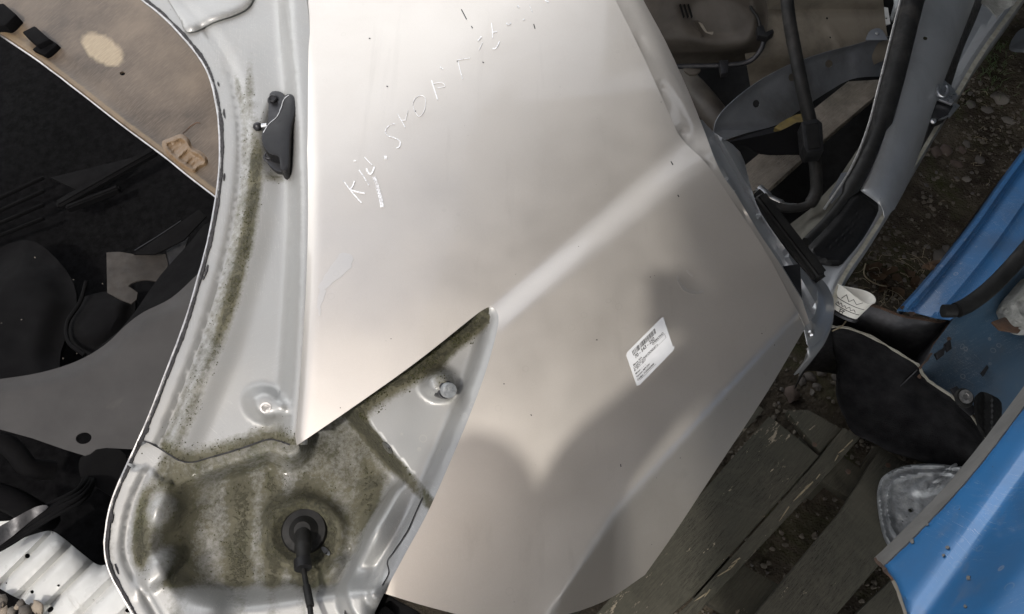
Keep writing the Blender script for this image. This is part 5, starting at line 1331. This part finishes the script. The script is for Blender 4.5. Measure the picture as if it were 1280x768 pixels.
# heap that laps the white panel's corner
rnd = random.Random(31)
heap = []
for i in range(34):
    x = rnd.uniform(-24, 48); y = 742 + (x / 46 if x > 0 else 0) * 16 + rnd.uniform(0, 40)
    heap.append((x, y, rnd.uniform(3.6, 7.2)))
heap.sort(key=lambda t: t[0])
for i, (x, y, r) in enumerate(heap):
    p = U(x, y, 0.315); me = protos[i % 10].copy(); me.materials.append(M[('sun_stone', 'stone', 'sun_stone', 'pale_stone')[i % 4]])
    o = link('stone', me); s = r / FOCAL * (CO - p).length; o.scale = (s, s, s); o.rotation_euler = (rnd.uniform(0, 1), 0, rnd.uniform(0, 6)); o.location = p
    tag(o, 'dry beige stone in the little heap beside the white ribbed metal', 'stone', 'stones heaped at the lower left corner')
o = link('stone', protos[3].copy(), M['stone']); p = U(40, 760 - 2, 0.31); o.scale = (0.0055,) * 3; o.location = p
tag(o, 'single round grey stone lying on the white ribbed metal', 'stone', 'stones heaped at the lower left corner')
# straw and leaf litter, green tufts
rnd = random.Random(12); V = []; F = []
def litter(name, n, region, L0, L1, r, mat, seed, lift=0.006, green=False):
    rnd = random.Random(seed); ms = []
    for i in range(n):
        x, y = region(rnd); p = U(x, y, 0.0); z = gz(p.x, p.y); L = rnd.uniform(L0, L1); a = rnd.uniform(0, 6.28); c = rnd.uniform(-1.2, 1.2)
        pts = [Vector((p.x, p.y, z + lift)), Vector((p.x + L * .5 * math.cos(a), p.y + L * .5 * math.sin(a), z + lift + (0.012 if green else rnd.uniform(0, .01)))), Vector((p.x + L * math.cos(a + c * .5), p.y + L * math.sin(a + c * .5), z + lift * (3 if green else 1)))]
        ms.append(tube_mesh('s', spline(pts, 4), [r * (1 - .6 * k / 8) for k in range(9)], 5))
    me = join_meshes(name, ms); o = link(name, me, mat); o['kind'] = 'stuff'
    for m in ms: bpy.data.meshes.remove(m)
litter('dry_straw', 60, lambda r: (r.uniform(1075, 1175), r.uniform(318, 388)), 0.01, 0.05, 0.0008, M['straw'], 4)
litter('dry_straw', 50, lambda r: (lambda y: (1262 - (y - 60) * 0.52 + r.uniform(0, 100), y))(r.uniform(70, 320)), 0.008, 0.03, 0.0007, M['straw'], 5)
litter('grass_tuft', 110, lambda r: (r.gauss(1238, 14), r.gauss(78, 22)), 0.01, 0.025, 0.0009, simple('green_blade', (0.035, 0.07, 0.015), (0.06, 0.09, 0.03), 60, 0.7, 0, 0.1), 6, 0.004, True)
for i, (x, y) in enumerate(((1096, 346), (1110, 340), (1122, 352), (1104, 360), (1120, 366), (1134, 342), (1090, 334), (1142, 356))):
    p = U(x, y, 0.0); a = rnd.uniform(0, 6.28); s = rnd.uniform(0.012, 0.026)
    V = []; 
    for k in range(8):
        b = k / 8 * 6.283; rr = s * (0.6 + 0.4 * abs(math.cos(b)) + rnd.uniform(-.1, .1)); V.append((rr * math.cos(b), 0.7 * rr * math.sin(b), 0.006 * math.cos(2 * b + i) + 0.004))
    bm = bmesh.new(); vs = [bm.verts.new(v) for v in V]; c0 = bm.verts.new((0, 0, 0.0))
    for k in range(8): bm.faces.new((vs[k], vs[(k + 1) % 8], c0))
    r_ = bmesh.ops.solidify(bm, geom=list(bm.faces), thickness=0.0008)
    me = bpy.data.meshes.new('dead_leaf'); bm.to_mesh(me); bm.free(); finish(me, 60)
    o = link('dead_leaf', me, M['leaf']); o.location = (p.x, p.y, gz(p.x, p.y) + 0.006); o.rotation_euler = (0, 0, a)
    tag(o, 'curled dark brown dead leaf on the soil above the paper cup', 'leaf', 'dead leaves by the paper cup')
lb = sheet('leaf_clump', spline([(1152, 334), (1160, 328), (1174, 325), (1182, 329), (1176, 335), (1164, 337)], 3, True), flat(0.305), lambda x, y: 0.004 + wavy(x, y, 0.3, 0.006), 0.002, 2.2, M['leaf'])
tag(lb, 'brown clump of dead leaf caught on the blue sill edge', 'leaf')
tw = tube('twig', [(1082, 330, 0.02), (1080, 342, 0.025), (1086, 350, 0.025), (1098, 356, 0.02), (1108, 358, 0.015)], 0.0016, M['straw'], None, 6)
tag(tw, 'pale bent twig on the soil just above the paper cup', 'twig')
tw = tube('twig', [(1040, 414, 0.30), (1052, 408, 0.31), (1060, 398, 0.30)], 0.0012, M['straw'], None, 6)
tag(tw, 'thin straw lying across the torn rim below the paper cup', 'twig')

# ------------------------------------------------------------------ out of view: boxes and roof added to block low sky and cast shade
def blocker(label, x0, x1, y0, y1, z1):
    c = thing('added_sky_blocker', ((x0 + x1) / 2, (y0 + y1) / 2, 0), label, 'blocker', 'blockers added out of view')
    def corr(name, p, q):
        p, q = Vector(p), Vector(q); L = (q - p).length; d = (q - p) / L; nrm = Vector((d.y, -d.x, 0)); V = []; F = []
        s = 0.0; pts = []
        while s < L - 0.01:
            for ds, o_ in ((0, 0), (0.07, 0), (0.10, -0.036), (0.17, -0.036)):
                if s + ds < L: pts.append((s + ds, o_))
            s += 0.20
        pts.append((L, 0))
        for s_, o_ in pts:
            b = p + d * s_ + nrm * o_
            V += [(b.x, b.y, 0.12), (b.x, b.y, z1 - 0.1)]
        for i in range(len(pts) - 1): F.append((2 * i, 2 * i + 2, 2 * i + 3, 2 * i + 1))
        me = bpy.data.meshes.new(name); me.from_pydata(V, [], F); me.update(); finish(me, 20)
        o = link(name, me, M['blocker'], c); md = o.modifiers.new('t', 'SOLIDIFY'); md.thickness = 0.003
    corr('corrugated_wall', (x0, y0, 0), (x1, y0, 0)); corr('corrugated_wall', (x0, y1, 0), (x0, y0, 0)); corr('corrugated_wall', (x1, y0, 0), (x1, y1, 0)); corr('corrugated_wall', (x1, y1, 0), (x0, y1, 0))
    def bx(name, a, b):
        bm = bmesh.new(); bmesh.ops.create_cube(bm, size=1)
        for v in bm.verts: v.co = Vector(((a[i] + b[i]) / 2 + v.co[i] * (b[i] - a[i]) for i in range(3)))
        bmesh.ops.bevel(bm, geom=list(bm.edges), offset=0.008, segments=1, affect='EDGES')
        me = bpy.data.meshes.new(name); bm.to_mesh(me); bm.free(); finish(me); link(name, me, M['blocker'], c)
    for a in (x0, x1):
        for b in (y0, y1): bx('corner_post', (a - .06, b - .06, 0), (a + .06, b + .06, z1))
    for zz, nm in ((0.0, 'bottom_rail'), (z1 - 0.12, 'top_rail')):
        bx(nm, (x0 + .062, y0 - .05, zz + .002), (x1 - .062, y0 + .05, zz + .118)); bx(nm, (x0 + .062, y1 - .05, zz + .002), (x1 - .062, y1 + .05, zz + .118))
        bx(nm, (x0 - .05, y0 + .062, zz + .002), (x0 + .05, y1 - .062, zz + .118)); bx(nm, (x1 - .05, y0 + .062, zz + .002), (x1 + .05, y1 - .062, zz + .118))
    bx('roof', (x0, y0, z1 - 0.004), (x1, y1, z1 + 0.03))
blocker('added unseen blue grey corrugated container standing to the right of the wrecks', 2.6, 5.0, -4.2, 2.4, 2.75)
# unseen roof added for shade, carried by the container: it keeps the right half of the picture in shade
def shade_roof(x0, x1, y0, y1, z0, z1):
    sh = thing('added_shade_roof', ((x0 + x1) / 2, (y0 + y1) / 2, 0), 'unseen corrugated roof added to cast shade, braced off the container over the blue wreck at the right', 'roof')
    n = int((x1 - x0) / 0.019); V = []; F = []
    m = int((y1 - y0) / 0.0125)
    for j in range(m + 1):
        yy = y0 + (y1 - y0) * j / m; dz = 0.012 * math.sin(j * math.pi / 3)
        V += [(x0, yy, z0 + dz), (x1, yy, z1 + dz)]
    for j in range(m): F.append((2 * j, 2 * j + 1, 2 * j + 3, 2 * j + 2))
    me = bpy.data.meshes.new('roof_sheet'); me.from_pydata(V, [], F); me.update(); finish(me, 60)
    o = link('roof_sheet', me, M['shade_roof_sheet'], sh); md = o.modifiers.new('t', 'SOLIDIFY'); md.thickness = 0.002
    def beam(name, a, b, w):
        a, b = Vector(a), Vector(b); d = (b - a).normalized(); s_ = d.cross(Vector((0, 0, 1)) if abs(d.z) < .9 else Vector((1, 0, 0))).normalized(); u_ = s_.cross(d)
        bm = bmesh.new(); vs = [bm.verts.new(P + s_ * i * w / 2 + u_ * k * w / 2) for P in (a, b) for i, k in ((-1, -1), (1, -1), (1, 1), (-1, 1))]
        for f in ((0, 3, 2, 1), (4, 5, 6, 7), (0, 1, 5, 4), (1, 2, 6, 5), (2, 3, 7, 6), (3, 0, 4, 7)): bm.faces.new([vs[i] for i in f])
        bmesh.ops.recalc_face_normals(bm, faces=bm.faces)
        me = bpy.data.meshes.new(name); bm.to_mesh(me); bm.free(); link(name, me, M['plank'], sh)
    for yy in (y0 + .1, (y0 + y1) / 2, y1 - .1): beam('rafter', (x0, yy, z0 - .06), (x1, yy, z1 - .06), 0.07)
    beam('purlin', (x0 + .12, y0, z0 - .13), (x0 + .12, y1, z0 - .13), 0.07)
    for yy in (y0 + .1, (y0 + y1) / 2, y1 - .1): beam('brace', (x1 - .02, yy, z1 - 1.0), (x1 - 1.3, yy, z1 - .16), 0.06)
blocker('added unseen blue grey corrugated container closing the yard beyond the top right of the wrecks', 0.42, 2.45, 2.45, 4.9, 2.55)
blocker('added unseen blue grey corrugated container standing to the left of the wrecks', -5.6, -2.9, -4.0, 1.7, 2.6)
shade_roof(ROOF_X, 2.6, -2.1, 2.3, ROOF_Z, ROOF_Z + 0.12)

# ------------------------------------------------------------------ the photographer, standing at the near side behind the camera
def person():
    p = thing('person', (-0.26, -0.42, 0.0), 'person in dark jacket and jeans standing by the silver panel, holding up a phone', 'person')
    def Lc(x, y, z, r):
        v = CO + CR @ Vector((x, y, z)); return (v.x, v.y, v.z, r)
    c = -0.26
    J = {'pelvis': (c, -0.44, 0.90, .125), 'waist': (c, -0.44, 1.03, .122), 'chest': (c, -0.41, 1.22, .145), 'neckb': (c, -0.38, 1.37, .066), 'neck': (c + .01, -0.355, 1.44, .056)}
    E = [('pelvis', 'waist'), ('waist', 'chest'), ('chest', 'neckb'), ('neckb', 'neck')]
    J.update({'shl': (c - .18, -0.40, 1.33, .068), 'ell': (c - .23, -0.50, 1.05, .052), 'wrl': (c - .19, -0.46, 0.86, .034), 'pal': (c - .175, -0.45, 0.79, .030),
              'shr': (c + .17, -0.34, 1.36, .072), 'elr': (-0.085, -0.155, 1.42, .056), 'wrr': Lc(0.012, -0.115, 0.045, .034), 'par': Lc(0.030, -0.070, 0.022, .032)})
    for sgn, nm in ((-1, 'l'), (1, 'r')):
        J.update({'hip' + nm: (c + sgn * .095, -0.44, 0.84, .092), 'kn' + nm: (c + sgn * .11, -0.42, 0.46, .062), 'an' + nm: (c + sgn * .12, -0.43, 0.09, .042), 'to' + nm: (c + sgn * .13, -0.28, 0.035, .036)})
        E += [('chest', 'sh' + nm), ('sh' + nm, 'el' + nm), ('el' + nm, 'wr' + nm), ('wr' + nm, 'pa' + nm), ('pelvis', 'hip' + nm), ('hip' + nm, 'kn' + nm), ('kn' + nm, 'an' + nm), ('an' + nm, 'to' + nm)]
    for k, (dx, L) in enumerate(((.024, .85), (.008, 1), (-.008, .97), (-.022, .8))):
        # relaxed left hand, curled; right hand closed round the phone's lower edge
        b = J['pal']; J['f%dl' % k] = (b[0] + dx * .9, b[1] + .022, b[2] - .045 * L, .0095); J['g%dl' % k] = (b[0] + dx * .8, b[1] + .020, b[2] - .085 * L, .008)
        E += [('pal', 'f%dl' % k), ('f%dl' % k, 'g%dl' % k)]
        J['f%dr' % k] = Lc(0.085 - k * .004 + dx * .6, -0.050 + dx, -0.010, .0095); J['g%dr' % k] = Lc(0.085 + .022 * L, -0.040 + dx, -0.013, .008)
        E += [('par', 'f%dr' % k), ('f%dr' % k, 'g%dr' % k)]
    b = J['pal']; J['tl'] = (b[0] + .034, b[1] + .012, b[2] - .012, .0105); J['ul'] = (b[0] + .042, b[1] + .026, b[2] - .045, .009); E += [('pal', 'tl'), ('tl', 'ul')]
    J['tr'] = Lc(.050, -.048, .026, .0105); J['ur'] = Lc(.078, -.030, .023, .009); E += [('par', 'tr'), ('tr', 'ur')]
    ph = thing('phone', Lc(0, 0, 0, 0)[:3], 'black phone held up by the person over the silver panel', 'phone')
    bm = bmesh.new(); bmesh.ops.create_cube(bm, size=1)
    for v in bm.verts: v.co = CO + CR @ Vector((0.055 + v.co.x * 0.155, -0.022 + v.co.y * 0.076, 0.0085 + v.co.z * 0.008))
    bmesh.ops.bevel(bm, geom=list(bm.edges), offset=0.0025, segments=3, affect='EDGES')
    me = bpy.data.meshes.new('phone_body'); bm.to_mesh(me); bm.free(); finish(me); link('phone_body', me, M['black_plastic'], ph)
    sc2 = [CO + CR @ Vector((0.055 + a * 0.146, -0.022 + b_ * 0.068, 0.0128)) for a, b_ in ((-.5, -.5), (.5, -.5), (.5, .5), (-.5, .5))]
    me = bpy.data.meshes.new('screen'); me.from_pydata([tuple(v) for v in sc2], [], [(0, 1, 2, 3)]); link('screen', me, M['hole'], ph)
    K = list(J); me = bpy.data.meshes.new('body'); me.from_pydata([J[k][:3] for k in K], [(K.index(a), K.index(b)) for a, b in E], []); me.update()
    o = link('body', me, None, p)
    cloth = simple('dark_jacket', (0.018, 0.019, 0.024), (0.03, 0.031, 0.036), 40, 0.9, 0, 0.5, 600, spec=0.2)
    skin = simple('skin', (0.42, 0.26, 0.19), (0.48, 0.31, 0.23), 30, 0.55, 0, 0.1)
    jeans = simple('dark_jeans', (0.02, 0.028, 0.05), (0.035, 0.045, 0.07), 50, 0.9, 0, 0.5, 600)
    md = o.modifiers.new('skin', 'SKIN'); sv = me.skin_vertices[0].data
    for i, k in enumerate(K):
        r = J[k][3]; sv[i].radius = (r, r * (0.75 if k in ('chest', 'waist', 'pelvis') else 1)); sv[i].use_root = (k == 'pelvis')
    o.modifiers.new('sub', 'SUBSURF').levels = 2
    dg = bpy.context.evaluated_depsgraph_get(); ev = bpy.data.meshes.new_from_object(o.evaluated_get(dg))
    o.modifiers.clear(); o.data = ev; ev.name = 'body'
    ev.materials.clear()
    for m in (cloth, skin, jeans): ev.materials.append(m)
    for f in ev.polygons:
        c = f.center; f.use_smooth = True
        f.material_index = 1 if ((c - Vector(J['wrr'][:3])).length < 0.02 or (c - Vector(J['par'][:3])).length < 0.1 or (c - Vector(J['pal'][:3])).length < 0.12 or c.z > 1.405 and c.y < -0.30 and abs(c.x + 0.25) < 0.08) else (2 if (c.z < 0.87 and c.x > -0.44) else 0)
    # head with brow, nose, chin and ears
    bm = bmesh.new(); bmesh.ops.create_uvsphere(bm, u_segments=32, v_segments=24, radius=1)
    for v in bm.verts:
        x, y, z = v.co; fx = max(0, y)
        w = 0.076 * (1 - 0.22 * max(0, -z) ** 1.5); v.co = Vector((x * w, y * 0.098 + 0.004, z * 0.118))
        nose = math.exp(-(x / .14) ** 2 - ((z + .12) / .2) ** 2) * fx; v.co.y += 0.020 * nose
        for sx in (-.38, .38): v.co.y -= 0.010 * math.exp(-((x - sx) / .18) ** 2 - ((z - .1) / .12) ** 2) * fx
        v.co.y += 0.006 * math.exp(-(x / .3) ** 2 - ((z + .45) / .06) ** 2) * fx + 0.008 * math.exp(-(x / .3) ** 2 - ((z + .78) / .14) ** 2) * fx
        for sx in (-1, 1): v.co.x += sx * 0.016 * math.exp(-((x - sx) / .12) ** 2 - ((y + .05) / .16) ** 2 - ((z + .02) / .24) ** 2)
    hm = bpy.data.meshes.new('head'); bm.to_mesh(hm); bm.free(); finish(hm, 60)
    h = link('head', hm, skin, p); mrot = Matrix.Rotation(R(-28), 4, 'X')
    hm.transform(Matrix.Translation((-0.245, -0.315, 1.54)) @ mrot @ Matrix.Scale(1.06, 4))
    bm = bmesh.new(); bmesh.ops.create_uvsphere(bm, u_segments=28, v_segments=18, radius=1)
    for v in list(bm.verts):
        if v.co.z < -0.15 - 0.3 * (v.co.y < 0) or (v.co.y > 0.35 and v.co.z < 0.55): bm.verts.remove(v)
    for v in bm.verts: v.co = Vector((v.co.x * .083, v.co.y * .104, v.co.z * .126)) * (1 + 0.04 * mnoise.noise(v.co * 9))
    hr = bpy.data.meshes.new('hair'); bm.to_mesh(hr); bm.free(); finish(hr, 60); hr.transform(Matrix.Translation((-0.245, -0.317, 1.542)) @ mrot @ Matrix.Scale(1.08, 4))
    o2 = link('hair', hr, simple('dark_hair', (0.014, 0.011, 0.009), (0.03, 0.024, 0.02), 90, 0.6, 0, 0.8, 500), p)
person()
